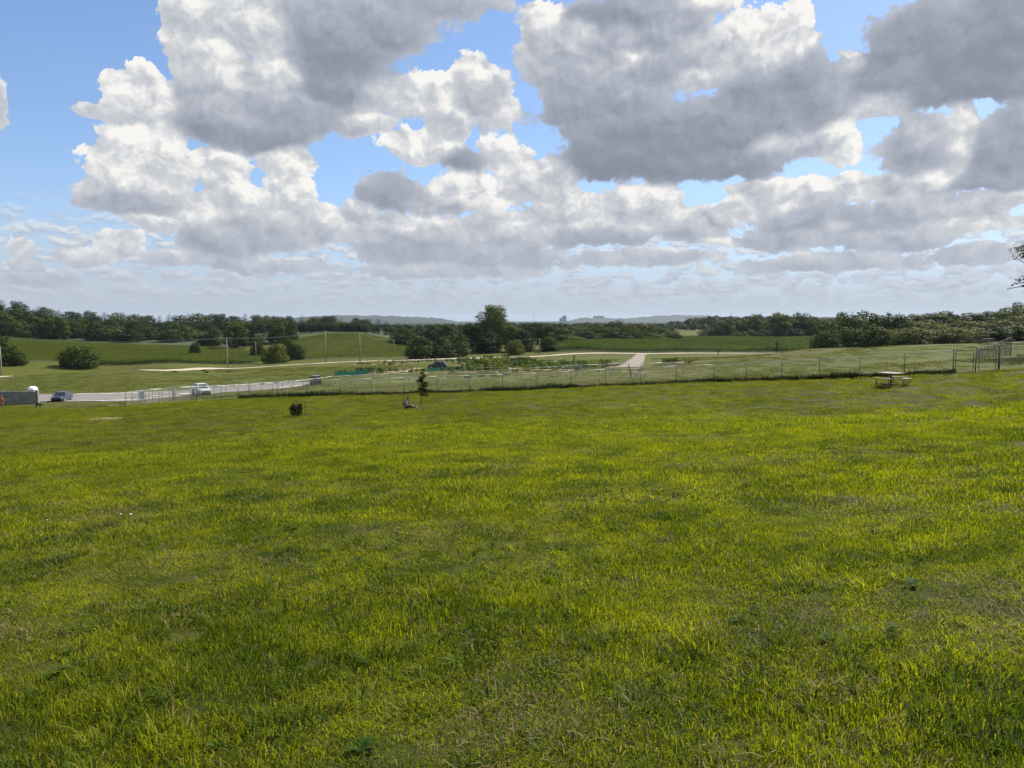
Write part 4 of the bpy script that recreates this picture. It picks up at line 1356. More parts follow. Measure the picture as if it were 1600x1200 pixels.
def entry_pen():
    """double gate vestibule by the parking lot"""
    a, b = on(194, 79.5), on(270, 77.3)
    d = b - a
    root = empty('entry_pen', a)
    rz = math.atan2(d.y, d.x); L = math.hypot(d.x, d.y)
    u = Vector((math.cos(rz), math.sin(rz), 0)); v = Vector((-u.y, u.x, 0))
    dep = 2.2
    def P(s, t):
        q = a + u * s + v * t
        return Vector((q.x, q.y, gz(q.x, q.y)))
    cols = [0, .85, 1.75, 2.6, 3.6, 4.4, L]
    corners = {}
    for t in (0, dep):
        for s_ in cols:
            corners[s_, t] = P(s_, t)
            obj('pen_post', ME_BIGPOST if s_ in (0, L) else ME_POST, root, corners[s_, t] - a)
    def bay(p, q):
        dd = q - p
        rot = (0, -math.atan2(dd.z, math.hypot(dd.x, dd.y)), math.atan2(dd.y, dd.x))
        for z, me in ((FH, ME_RAIL), (.85, ME_RAIL), (.06, ME_LINK)):
            o = obj('pen_rail' if me is ME_RAIL else 'chain_link_mesh', me, root, p - a + Vector((0, 0, z))); o.rotation_euler = rot; o.scale = (dd.length / BAY, 1, 1)
    for t in (0, dep):
        for s0, s1 in zip(cols[:-1], cols[1:]): bay(corners[s0, t], corners[s1, t])
    for s_ in (0, 2.6, L): bay(corners[s_, 0], corners[s_, dep])
    n = obj('notice_board', MB().box((0, 0, 0), (.62, .03, .8)).mesh('notice_board', mat('pale_notice_board', (.42, .43, .44), .6)), root, P(2.2, -.03) - a + Vector((0, 0, 1.0)), rz)
    tag(root, 'galvanised double gate pen with notice board at the parking lot', 'pen')
    pad = [P(-.6, -1.0), P(L + 1.5, -.7), P(L + 1.2, dep + .5), P(-.4, dep + .5)]
    tag(sheet('concrete_pad', pad, M_CONC, .05, 1.0), kind='structure')
    tag(sheet('bare_patch', [hit(*q) for q in [(160,633.5),(178,631.5),(200,633),(236,632.5),(226,634.8),(200,636),(175,635.2)]], M_SOIL, .03, 1.0), kind='structure')
    tag(sheet('bare_patch', [hit(*q) for q in [(122,656),(150,653.5),(168,652),(195,652.6),(190,654.6),(165,656),(140,657)]], M_SOIL, .03, 1.0), kind='structure')


entry_pen()

M_SIGN = mat('white_sign_face', (.72, .73, .72), .6)
M_PRINT = mat('dark_print', (.05, .05, .06), .7)


def small_sign(label, px, Y, z, w_, h_):
    p = on(px, Y)
    o = empty('fence_sign', p + Vector((0, -.06, z)))
    MB().box((0, 0, 0), (w_, .012, h_)).build('sign_plate', M_SIGN, o)
    MB().box((w_ * .1, -.008, -h_ * .05), (w_ * .5, .004, h_ * .35)).build('print', M_PRINT, o)
    tag(o, label, 'sign')


small_sign('small white sign hung on the fence left of the standing person', 953, 68, 1.15, .22, .30)
small_sign('small white sign on the fence beside the young tree', 690, 71, 1.15, .20, .14)
small_sign('small brown sign lower down on the fence beside the young tree', 692, 71, .88, .14, .16)

# ------------------------------------------------------------------ concrete enclosure on the left
M_BLOCK = mat('grey_concrete_block', (.21, .21, .195), .9, var=.2, scale=1.5, bump=.2)
M_BLOCKL = mat('pale_concrete_cap', (.17, .165, .15), .9, var=.12, scale=2.0)


def enclosure():
    a = on(62, 111.5)
    root = empty('concrete_enclosure', a)
    # walls of large cast panels: front faces the lawn
    for i in range(5):
        x0 = -1.6 - i * 1.58
        MB().box((x0, 0, .88), (1.56, .28, 2.0)).build('wall_panel', M_BLOCK, root, bevel=.015)
    MB().box((-.62, -.02, .94), (.36, .34, 2.14)).build('corner_pillar', M_BLOCKL, root, bevel=.02)
    root.rotation_euler = (0, 0, -.05)
    tag(root, 'low grey concrete enclosure wall at the left edge', 'wall')
    p = on(48.5, 113.6)
    d = empty('portable_toilet', p)
    M_PT = mat('grey_plastic_cabin', (.30, .33, .36), .6)
    MB().box((0, 0, 1.0), (1.1, 1.1, 2.0), 0, .97).build('cabin', M_PT, d, bevel=.03)
    bm = bmesh.new()
    bmesh.ops.create_uvsphere(bm, u_segments=20, v_segments=10, radius=1.0)
    bmesh.ops.delete(bm, geom=[v for v in bm.verts if v.co.z < -.05], context='VERTS')
    for v in bm.verts: v.co = (v.co.x * .66, v.co.y * .66, max(v.co.z, 0) ** .8 * .5)
    me = bpy.data.meshes.new('roof'); bm.to_mesh(me); bm.free(); me.shade_smooth(); me.materials.append(mat('white_plastic_roof', (.80, .80, .80), .45))
    obj('roof', me, d, (0, 0, 2.0))
    MB().box((0, -.55, .95), (.72, .04, 1.75)).build('door', mat('pale_plastic_door', (.45, .48, .50), .6), d)
    tag(d, 'portable toilet with white domed roof behind the concrete wall', 'toilet')


enclosure()

# wheel stops along the far side of the lot
ME_STOP = MB().box((0, 0, .1), (1.9, .3, .26), 0, .85).mesh('parking_block', M_PAINT, bevel=.03)
for k, px in enumerate([307, 322, 349, 376, 397, 421, 441, 460]):
    py = float(np.interp(px, [300, 350, 400, 450, 485], [609.4, 605, 602.6, 599.2, 597]))
    p = hit(px, py)
    o = obj('parking_block', ME_STOP, loc=p, rz=.30)
    tag(o, ['first', 'second', 'third', 'fourth', 'fifth', 'sixth', 'seventh', 'eighth'][k] + ' pale parking block from the left along the far lot edge', 'parking block', 'parking blocks along the far edge')

# ------------------------------------------------------------------ poles and wires
M_POLE = mat('weathered_pole_wood', (.23, .20, .165), .9, var=.2, scale=2.0)
HEADS = {}


def pole(label, px, Y, top, arms=1, base=None):
    p = on(px, Y)
    h = CAM.z + ray(px, top).z * Y - p.z
    o = empty('utility_pole', p)
    MB().tube((0, 0, -.5), (0, 0, h), .19, .12, n=9).build('shaft', M_POLE, o, smooth=True)
    if arms:
        MB().box((0, -.12, h - .5), (2.2, .1, .12)).build('crossarm', M_POLE, o, rz=.5)
        for s_ in (-.95, 0, .95):
            q = Vector((s_ * math.cos(.5), s_ * math.sin(.5) - .1, h - .44))
            MB().tube(q, q + Vector((0, 0, .2)), .05, .035, n=6).build('insulator', mat('grey_insulator', (.3, .3, .31), .4), o)
    HEADS[px] = p + Vector((0, -.1, h - .24))
    return tag(o, label, 'pole')


pole('wooden utility pole at the far left picture edge', 1, 215, 541)
pole('tall wooden utility pole before the dark spreading tree', 355, 251, 527)
pole('tall wooden utility pole left of the pair on the hill field', 509, 275, 516)
pole('tall wooden utility pole at the road, right of the pair', 562.5, 256, 519)
pole('distant thin pole among the bushes left of the pair', 400, 345, 533)
pole('distant thin pole behind the roadside bushes', 466, 330, 538)
pole('thin pole at the right end of the hill field', 615.5, 330, 530)
pole('lone pole against the dark roadside trees', 843, 300, 528)


def wires(label, spans, r=.022):
    root = empty('overhead_wires', (0, 0, 0))
    for a, b, sag, offs in spans:
        for ox, oz in offs:
            mb = MB(); pts = []
            for i in range(17):
                t = i / 16
                q = a.lerp(b, t) + Vector((ox, 0, oz - sag * 4 * t * (1 - t))); pts.append(q)
            mb.path(pts, [r] * 17, 3)
            mb.build('wire', mat('aluminium_wire', (.42, .42, .42), .5, .6), root)
    tag(root, label, 'wires')


three = [(-.85, 0), (0, .12), (.85, 0)]
wires('sagging power wires between the poles on the left', [(at(-120, 516, 290), HEADS[355], 2.6, three), (HEADS[355], HEADS[509], 1.0, three), (HEADS[509], HEADS[562.5], .5, three), (HEADS[562.5], HEADS[615.5], .7, [(0, 0)]), (HEADS[615.5], HEADS[843], 1.6, [(0, 0)])])

# ------------------------------------------------------------------ vehicles
M_TYRE = mat('tyre_rubber', (.02, .02, .02), .85)
M_RIM = mat('alloy_rim', (.45, .45, .46), .35, .8)
M_GLASS = mat('tinted_car_glass', (.02, .025, .03), .06, 0, spec=.8)
M_LAMP = mat('clear_headlight', (.75, .76, .78), .1, 0, spec=.8)
M_TAIL = mat('red_tail_light', (.35, .02, .02), .2)
M_TRIM = mat('black_plastic_trim', (.025, .025, .027), .6)


def loft(secs):
    """secs: list of (x, [(y,z)...]) with equal counts, closed at both ends"""
    n = len(secs[0][1])
    V = [(x, y, z) for x, ring in secs for y, z in ring]
    Fc = []
    for i in range(len(secs) - 1):
        for k in range(n):
            Fc.append((i * n + k, i * n + (k + 1) % n, (i + 1) * n + (k + 1) % n, (i + 1) * n + k))
    Fc.append(tuple(range(n - 1, -1, -1))); Fc.append(tuple((len(secs) - 1) * n + k for k in range(n)))
    return V, Fc


def ring(w_, z0, z1, tuck=.9):
    h = w_ / 2
    return [(-h * .9, z0), (-h, z0 + (z1 - z0) * .35), (-h * .985, z0 + (z1 - z0) * .75), (-h * tuck, z1), (h * tuck, z1), (h * .985, z0 + (z1 - z0) * .75), (h, z0 + (z1 - z0) * .35), (h * .9, z0)]


def car(label, p, rz, paint, kind='sedan', cat='car'):
    root = empty('parked_car' if cat == 'car' else 'pickup_truck', p, rz)
    if kind == 'sedan':
        L, W, H, hood, belt, cl = 4.6, 1.82, 1.45, .92, .98, (1.05, .45, -.95, -1.75)
    elif kind == 'suv':
        L, W, H, hood, belt, cl = 4.7, 1.88, 1.75, 1.08, 1.15, (1.15, .60, -1.75, -2.1)
    else:
        L, W, H, hood, belt, cl = 5.6, 2.0, 1.88, 1.15, 1.22, (1.15, .62, -.75, -.95)
    x1, x0 = L / 2, -L / 2
    tail = belt if kind != 'pickup' else belt + .02
    secs = [(x1, ring(W * .80, .32, hood - .28)), (x1 - .12, ring(W * .92, .24, hood - .14)), (x1 - .6, ring(W, .22, hood - .03)), (cl[0], ring(W, .22, belt - .02)),
            (0, ring(W, .22, belt)), (cl[3], ring(W, .22, tail)), (x0 + .25, ring(W * .98, .24, tail - .02)), (x0, ring(W * .88, .34, tail - .12))]
    V, Fc = loft(secs)
    me = bpy.data.meshes.new('body'); me.from_pydata(V, [], Fc); me.shade_smooth(); me.materials.append(paint)
    me.set_sharp_from_angle(angle=math.radians(38))
    obj('body', me, root)
    # cabin
    rw, bw = W * .70, W * .90
    a, b, c, d = cl
    def cab(x, ww, z): return [(x, -ww / 2, z), (x, ww / 2, z)]
    V = cab(a, bw, belt - .04) + cab(b, rw, H) + cab(c, rw, H - .02) + cab(d, bw, belt - .04)
    V += [(b * .5 + c * .5, -rw / 2 * 1.0, H + .03), (b * .5 + c * .5, rw / 2, H + .03)]
    Fc = [(0, 1, 3, 2), (2, 3, 9, 8), (8, 9, 5, 4), (4, 5, 7, 6), (0, 2, 8, 4, 6), (1, 7, 5, 9, 3), (0, 6, 7, 1)]
    me = bpy.data.meshes.new('cabin'); me.from_pydata(V, [], Fc)
    bm = bmesh.new(); bm.from_mesh(me); bmesh.ops.recalc_face_normals(bm, faces=bm.faces); bm.to_mesh(me); bm.free(); me.materials.append(paint)
    cb = obj('cabin', me, root)
    def pane(nm, quad, out):
        q = [Vector(x) for x in quad]; cen = sum(q, Vector()) / 4
        q = [cen + (x - cen) * .86 + Vector(out) for x in q]
        mb = MB(); mb.add(q + [x - Vector(out) * .6 for x in q], [(0, 1, 2, 3), (7, 6, 5, 4), (0, 4, 5, 1), (1, 5, 6, 2), (2, 6, 7, 3), (3, 7, 4, 0)])
        mb.build(nm, M_GLASS, root)
    pane('windscreen', [V[0], V[1], V[3], V[2]], (.012, 0, .012))
    pane('rear_window', [V[6], V[7], V[5], V[4]], (-.012, 0, .012))
    mid = (b + c) / 2
    for s_ in (-1, 1):
        lo = lambda x: (x, s_ * (bw / 2 - .01), belt); hi = lambda x: (x, s_ * rw / 2, H - .02)
        pane('side_window', [lo(a - .25), lo(mid), hi(mid), hi(b - .02)], (0, s_ * .014, .004))
        pane('side_window', [lo(mid), lo(d + .2), hi(c + .02), hi(mid)], (0, s_ * .014, .004))
        MB().box((a - .25, s_ * (W / 2 + .06), belt + .06), (.12, .18, .13)).build('wing_mirror', paint, root)
        MB().box((x1 - .10, s_ * W * .34, hood - .26), (.14, .36, .14)).build('headlight', M_LAMP, root)
        MB().box((x0 + .03, s_ * W * .38, belt - .26), (.10, .26, .2)).build('tail_light', M_TAIL, root)
        for xw in (x1 - .88, x0 + .95):
            R = .33 if kind == 'sedan' else .38
            wh = empty('wheel', (xw, s_ * (W / 2 - .10), R)); wh.parent = root
            MB().tube((0, -.11, 0), (0, .11, 0), R, n=20).build('tyre', M_TYRE, wh)
            MB().tube((0, s_ * .10, 0), (0, s_ * .125, 0), R * .62, R * .58, n=14).build('rim', M_RIM, wh)
    MB().box((x1 - .02, 0, .42), (.12, W * .72, .2)).build('front_bumper', M_TRIM, root, bevel=.03)
    MB().box((x1 + .005, 0, hood - .30), (.06, W * .36, .13)).build('grille', M_TRIM, root)
    MB().box((x0 - .01, 0, .45), (.12, W * .8, .2)).build('rear_bumper', M_TRIM, root, bevel=.03)
    if kind == 'pickup':
        MB().box(((d + x0) / 2, 0, belt + .012), (abs(d - x0) - .3, W * .78, .03)).build('cargo_bed', M_TRIM, root)
    return tag(root, label, cat)


P_BLUE = mat('dark_blue_car_paint', (.025, .040, .075), .25, .3, coat=.6)
P_SILVER = mat('silver_white_car_paint', (.50, .52, .53), .3, .3, coat=.5)
P_BLACK = mat('black_car_paint', (.012, .013, .016), .25, .2, coat=.6)
P_NAVY = mat('navy_car_paint', (.018, .022, .035), .25, .3, coat=.6)
car('dark blue sedan parked on the lot beside the concrete wall', hit(97, 626.5), math.radians(-79), P_BLUE, 'sedan')
car('silver white car driving along the lot behind the fence', hit(315, 617), math.radians(-52), P_SILVER, 'suv')
car('black car at the far end of the lot behind the fence', hit(493, 601.5), math.radians(108), P_BLACK, 'suv')
car('dark navy car parked in the garden plots', hit(684, 575.5), math.radians(172), P_NAVY, 'suv')

# ------------------------------------------------------------------ picnic tables
M_TOP = mat('weathered_tabletop', (.22, .175, .15), .8, var=.15, scale=3.0)
M_LEG = mat('dark_steel_frame', (.06, .05, .045), .6, .4)


def square_table(label, p, rz, s=1.0, planks=True):
    root = empty('picnic_table', p, rz); root.scale = (s, s, s)
    for k in range(6):
        MB().box((0, -.5 + k * .2, .75), (1.16, .186, .05)).build('tabletop_plank', M_TOP, root, bevel=.006)
    MB().tube((0, 0, 0), (0, 0, .72), .055, n=8).build('pedestal', M_LEG, root)
    mb = MB()
    for a in (0, math.pi / 2):
        c, s_ = math.cos(a), math.sin(a)
        mb.box((0, 0, .06), (2.0, .06, .06), a); mb.box((0, 0, .69), (1.0, .06, .05), a)
    mb.build('frame', M_LEG, root)
    for k in range(3):
        a = [0, math.pi, math.pi * 1.5][k]
        c, s_ = math.cos(a), math.sin(a)
        b = empty('bench', (c * .98, s_ * .98, 0), a); b.parent = root
        MB().box((0, 0, .45), (.27, 1.05, .05)).build('seat', M_TOP, b, bevel=.006)
        for yy in (-.38, .38):
            MB().tube((0, yy, 0), (0, yy, .43), .022, n=6).build('leg', M_LEG, b)
    return tag(root, label, 'picnic table')


p = hit(1392, 601.5)
t1 = square_table('square picnic table with three benches on the lawn before the fence', p, .62)


def long_table(label, p, rz):
    root = empty('picnic_table', p, rz)
    for k in range(4): MB().box((0, -.28 + k * .187, .75), (1.8, .175, .045)).build('tabletop_plank', M_TOP, root)
    for s_ in (-1, 1):
        for k in range(2): MB().box((0, s_ * (.62 + .13 * k), .45), (1.8, .12, .045)).build('bench_plank', M_TOP, root)
        fr = MB()
        for t in (-1, 1): fr.tube((s_ * .65, t * .72, -.02), (s_ * .65, t * .22, .73), .03, n=6)
        fr.tube((s_ * .65, -.72, .41), (s_ * .65, .72, .41), .028, n=6)
        fr.build('leg_frame', M_LEG, root)
    return tag(root, label, 'picnic table')


long_table('distant wooden picnic table on the right slope below the scrub', hit(1543, 538), .25)
TBL = hit(1001, 591.5)
long_table('dark picnic table in the dog run beside the standing person', TBL, .05)


# ------------------------------------------------------------------ people and dogs
def skin_mesh(name, joints, edges, root, sub=1):
    names = list(joints)
    me = bpy.data.meshes.new(name + '_skeleton')
    me.from_pydata([joints[n][0] for n in names], [(names.index(a), names.index(b)) for a, b in edges], [])
    tmp = bpy.data.objects.new('skeleton_tmp', me); COL.objects.link(tmp)
    bm = bmesh.new(); bm.from_mesh(me)
    lay = bm.verts.layers.skin.verify()
    bm.verts.ensure_lookup_table()
    for i, n in enumerate(names):
        r = joints[n][1]
        bm.verts[i][lay].radius = r if isinstance(r, tuple) else (r, r)
        bm.verts[i][lay].use_root = (n == root)
    bm.to_mesh(me); bm.free()
    sk = tmp.modifiers.new('skin', 'SKIN'); sk.use_smooth_shade = True; sk.branch_smoothing = .4
    sb = tmp.modifiers.new('sub', 'SUBSURF'); sb.levels = sub; sb.render_levels = sub
    dg = bpy.context.evaluated_depsgraph_get()
    out = bpy.data.meshes.new_from_object(tmp.evaluated_get(dg))
    out.name = name
    bpy.data.objects.remove(tmp)
    out.shade_smooth()
    return out


def human(name_label, p, rz, J, cols, hair, extra=None):
    """J: joint positions in metres (x right, y forward of the figure); cols: skin, top, legs, shoe materials"""
    j = {k: (Vector(v), r) for k, (v, r) in J.items()}
    edges = [('pelvis', 'waist'), ('waist', 'chest'), ('chest', 'neck'), ('neck', 'jaw'), ('jaw', 'skull'), ('skull', 'crown'), ('jaw', 'nose')]
    for s_ in ('l', 'r'):
        edges += [('chest', 'sh' + s_), ('sh' + s_, 'el' + s_), ('el' + s_, 'wr' + s_), ('wr' + s_, 'pa' + s_), ('pelvis', 'hi' + s_), ('hi' + s_, 'kn' + s_), ('kn' + s_, 'an' + s_), ('an' + s_, 'to' + s_)]
        wr, pa = j['wr' + s_][0], j['pa' + s_][0]
        d = (pa - wr).normalized()
        side = d.cross(Vector((0, 0, 1))) if abs(d.z) < .8 else d.cross(Vector((1, 0, 0)))
        side.normalize(); bend = d.cross(side)
        for k in range(4):
            o = (k - 1.5) * .02
            L = [.07, .08, .075, .058][k]
            b1 = pa + side * o + d * .025; b2 = b1 + d * L * .5 + bend * .008; b3 = b2 + d * L * .45 + bend * .025
            for q, v in ((f'f{k}a{s_}', b1), (f'f{k}b{s_}', b2), (f'f{k}c{s_}', b3)): j[q] = (v, .0085)
            edges += [('pa' + s_, f'f{k}a{s_}'), (f'f{k}a{s_}', f'f{k}b{s_}'), (f'f{k}b{s_}', f'f{k}c{s_}')]
        t1 = wr.lerp(pa, .45) + side * .035; t2 = t1 + d * .035 + side * .015
        j['ta' + s_] = (t1, .010); j['tb' + s_] = (t2, .0085)
        edges += [('wr' + s_, 'ta' + s_), ('ta' + s_, 'tb' + s_)]
    root = empty('person', p, rz)
    me = skin_mesh('body', j, edges, 'pelvis')
    for m in cols: me.materials.append(m)
    groups = {0: ['jaw', 'skull', 'crown', 'nose', 'neck', 'pal', 'par', 'wrl', 'wrr'], 1: ['chest', 'waist', 'shl', 'shr'], 2: ['pelvis', 'hil', 'hir', 'knl', 'knr'], 3: ['tol', 'tor', 'anl', 'anr']}
    segs = []
    segmat = {('pelvis', 'waist'): 1, ('waist', 'chest'): 1, ('chest', 'neck'): 1}
    for a, b in edges:
        k = segmat.get((a, b))
        if k is None:
            if a.startswith(('sh', 'chest')): k = 1
            elif a.startswith('el'): k = 0
            elif a.startswith(('hi', 'pelvis')): k = 2
            elif a.startswith('kn'): k = 2
            elif a.startswith('an'): k = 3
            else: k = 0
        segs.append((np.array(j[a][0]), np.array(j[b][0]), k))
    n = len(me.polygons)
    cen = np.empty(n * 3); me.polygons.foreach_get('center', cen); cen = cen.reshape(-1, 3)
    best = np.full(n, 1e9); mi = np.zeros(n, np.int32)
    for a, b, k in segs:
        ab = b - a; t = np.clip(((cen - a) @ ab) / (ab @ ab + 1e-9), 0, 1)
        d = np.linalg.norm(cen - (a + t[:, None] * ab), axis=1)
        u = d < best; best[u] = d[u]; mi[u] = k
    me.polygons.foreach_set('material_index', mi)
    obj('body', me, root)
    sk = j['skull'][0]; up = (j['crown'][0] - j['jaw'][0]).normalized(); fw = (j['nose'][0] - j['jaw'][0]); fw = (fw - up * fw.dot(up)).normalized(); rt = fw.cross(up)
    bm = bmesh.new(); bmesh.ops.create_uvsphere(bm, u_segments=14, v_segments=9, radius=.118)
    for v in bm.verts:
        l = v.co.copy()
        if l.y > .05 and l.z < .055: l.y = .02
        v.co = sk + rt * l.x * .88 + fw * (l.y * .98 - .016) + up * (l.z * 1.0 + .035)
    hm = bpy.data.meshes.new('hair'); bm.to_mesh(hm); bm.free(); hm.shade_smooth(); hm.materials.append(hair)
    obj('hair', hm, root)
    for s_ in (-1, 1):
        c = sk + rt * s_ * .034 + fw * .088 - up * .012
        MB().box(c, (.02, .02, .014)).build('eye', M_PRINT, root)
        c = sk + rt * s_ * .092 - fw * .01 - up * .015
        MB().box(c, (.02, .035, .055)).build('ear', cols[0], root)
    c = sk + fw * .083 - up * .075
    MB().box(c, (.045, .018, .012)).build('mouth', mat('lip', (.32, .12, .10), .6), root)
    return tag(root, name_label, 'person')


SKIN = mat('skin', (.42, .26, .19), .6, var=.08)
HAIR = mat('dark_hair', (.03, .022, .018), .7)
HAIR2 = mat('brown_hair', (.09, .055, .03), .7)


def stand(dx=0.0, lean=0.0, reach=None, stride=.1):
    """a standing pose; lean shifts the upper body backwards"""
    J = {'pelvis': ((0, 0, .95), (.15, .11)), 'waist': ((0, -lean * .3, 1.12), (.14, .10)), 'chest': ((0, -lean * .7, 1.36), (.16, .12)), 'neck': ((0, -lean * .95, 1.50), .06),
         'jaw': ((0, -lean + .01, 1.58), .07), 'skull': ((0, -lean + .005, 1.66), (.085, .10)), 'crown': ((0, -lean, 1.73), .06), 'nose': ((0, -lean + .105, 1.62), .018)}
    for s_, q in (('l', -1), ('r', 1)):
        J['sh' + s_] = ((q * .19, -lean * .75, 1.42), .062)
        J['el' + s_] = ((q * .25, -lean * .5 + .02, 1.14), .046)
        J['wr' + s_] = ((q * .23, .08 - lean * .2, .90), .030)
        J['pa' + s_] = ((q * .225, .11 - lean * .2, .83), (.036, .018))
        J['hi' + s_] = ((q * .10, 0, .88), .092)
        J['kn' + s_] = ((q * .11, .03 + q * stride * .5, .50), .062)
        J['an' + s_] = ((q * .12, q * stride, .09), .042)
        J['to' + s_] = ((q * .135, q * stride + .17, .035), .034)
    return J


P1 = hit(985, 591)
Jp = stand(lean=.24, stride=.06)
human('person in purple brown clothes leaning back beside the picnic table', P1, math.radians(-75), Jp,
      [SKIN, mat('purple_brown_shirt', (.13, .075, .085), .85), mat('brown_trousers', (.15, .095, .08), .85), M_TRIM], HAIR)
# child sized? figure cut by the left edge, standing in orange red
P2 = hit(3.0, 640.5)
human('person in orange red top cut by the left picture edge', P2, math.radians(20), stand(stride=.08),
      [SKIN, mat('orange_red_shirt', (.36, .10, .04), .85), mat('tan_trousers', (.25, .17, .09), .85), M_TRIM], HAIR2)
# seated on the lawn, facing right, legs stretched out, bent forward
J = {'pelvis': ((0, 0, .13), (.15, .13)), 'waist': ((0, .02, .32), (.15, .12)), 'chest': ((0, .12, .52), (.17, .13)), 'neck': ((0, .22, .64), .06), 'jaw': ((0, .28, .68), .07),
     'skull': ((0, .29, .76), (.085, .10)), 'crown': ((0, .30, .83), .06), 'nose': ((0, .39, .70), .018)}
for s_, q in (('l', -1), ('r', 1)):
    J['sh' + s_] = ((q * .19, .14, .56), .062); J['el' + s_] = ((q * .26, .30, .36), .046); J['wr' + s_] = ((q * .16, .50, .30), .03); J['pa' + s_] = ((q * .14, .57, .29), (.036, .018))
    J['hi' + s_] = ((q * .10, .10, .11), .092); J['kn' + s_] = ((q * .13, .50, .22), .064); J['an' + s_] = ((q * .12, .90, .07), .043); J['to' + s_] = ((q * .13, .97, .17), .036)
PS = hit(633, 638.5)
seated = human('person in pink top sitting on the lawn beside the young tree', PS, math.radians(-98), J,
      [SKIN, mat('pink_shirt', (.50, .28, .27), .85), mat('black_trousers', (.02, .02, .022), .85), mat('pale_shoe', (.5, .48, .42), .7)], HAIR)
mb = MB()
bm = bmesh.new(); bmesh.ops.create_uvsphere(bm, u_segments=16, v_segments=10, radius=1.0)
for v in bm.verts: v.co = (v.co.x * .20, v.co.y * .15 , v.co.z * .24)
me = bpy.data.meshes.new('backpack'); bm.to_mesh(me); bm.free(); me.shade_smooth(); me.materials.append(mat('grey_jacket', (.17, .18, .20), .85))
bp = obj('jacket', me, seated, (0, -.06, .46)); bp.rotation_euler = (-.45, 0, 0)


def dog(label, p, rz, coat, s=1.0, down=0.0):
    J = {'rump': ((0, -.34, .50), (.10, .12)), 'loin': ((0, -.15, .53), (.085, .10)), 'chest': ((0, .14, .50), (.105, .15)), 'neck': ((0, .30, .62 - down * .4), (.07, .085)), 'head': ((0, .42, .72 - down), .075), 'muzzle': ((0, .54, .69 - down), .042), 'nose': ((0, .60, .68 - down), .028),
         'tail1': ((0, -.46, .55), .028), 'tail2': ((0, -.62, .66), .018), 'tail3': ((0, -.70, .78), .010)}
    E = [('rump', 'loin'), ('loin', 'chest'), ('chest', 'neck'), ('neck', 'head'), ('head', 'muzzle'), ('muzzle', 'nose'), ('rump', 'tail1'), ('tail1', 'tail2'), ('tail2', 'tail3')]
    for s_, q in (('l', -1), ('r', 1)):
        J['fs' + s_] = ((q * .085, .16, .40), .058); J['fe' + s_] = ((q * .09, .10, .30), .040); J['fw' + s_] = ((q * .09, .15, .13), .026); J['fp' + s_] = ((q * .09, .18, .03), .028)
        J['hk' + s_] = ((q * .09, -.24, .36), .066); J['hh' + s_] = ((q * .09, -.44, .20), .032); J['hs' + s_] = ((q * .09, -.41, .06), .024); J['hp' + s_] = ((q * .09, -.36, .025), .028)
        J['ea' + s_] = ((q * .06, .37, .79 - down), .026); J['eb' + s_] = ((q * .085, .36, .73 - down), .012)
        E += [('chest', 'fs' + s_), ('fs' + s_, 'fe' + s_), ('fe' + s_, 'fw' + s_), ('fw' + s_, 'fp' + s_), ('rump', 'hk' + s_), ('hk' + s_, 'hh' + s_), ('hh' + s_, 'hs' + s_), ('hs' + s_, 'hp' + s_), ('head', 'ea' + s_), ('ea' + s_, 'eb' + s_)]
    J = {k: (Vector(v), r) for k, (v, r) in J.items()}
    me = skin_mesh('dog', J, E, 'chest'); me.materials.append(coat)
    o = obj('dog', me, None, p, rz); o.scale = (s, s, s)
    return tag(o, label, 'dog')


dog('black dog on the lawn below the concrete wall', hit(61, 637.5), math.radians(-100), mat('black_dog_coat', (.012, .011, .010), .7), 1.05, .3)
dog('grey brown dog standing on top of the picnic table in the dog run', TBL + Vector((-.1, 0, .78)), math.radians(95), mat('grey_brown_dog_coat', (.10, .085, .065), .8), .95)

# ------------------------------------------------------------------ community garden beyond the far fence
GL = [leaf_mat('garden_leaf_green', (.03, .06, .015), (.10, .14, .03), .3, obj_var=.6), leaf_mat('garden_leaf_bluish', (.035, .07, .045), (.09, .14, .08), .25, obj_var=.5),
      leaf_mat('garden_leaf_yellow', (.07, .09, .015), (.19, .19, .04), .3, obj_var=.5), leaf_mat('garden_leaf_dark', (.015, .03, .01), (.05, .07, .02), .25, obj_var=.5)]
rg = random.Random(21)
garden_meshes = []
for s_ in range(8):
    lobes = [(rg.uniform(-1.4, 1.4), rg.uniform(-.5, .5), rg.uniform(.25, .6), rg.uniform(.4, .8), rg.uniform(.35, .6), rg.uniform(.3, .6)) for _ in range(7)]
    garden_meshes.append([crown_mesh('foliage', lobes, 260, .26, s_, m, bottom=.0, shell=.3) for m in GL])
soil_me = MB().box((0, 0, .03), (3.6, 1.7, .14)).mesh('soil_bed', M_SOIL)
rows_ = [(565.5, 640, 740, 12), (568, 600, 640, 14), (570, 560, 640, 15), (566, 720, 880, 9), (569, 715, 905, 10), (572, 730, 960, 11), (575, 740, 955, 12), (578.5, 700, 900, 14), (581.5, 570, 660, 16), (582, 700, 830, 16), (563, 745, 830, 9), (567.5, 1040, 1072, 9), (565, 1045, 1085, 10), (570, 850, 950, 11), (583.5, 535, 600, 14)]
k = 0
rows_.sort()
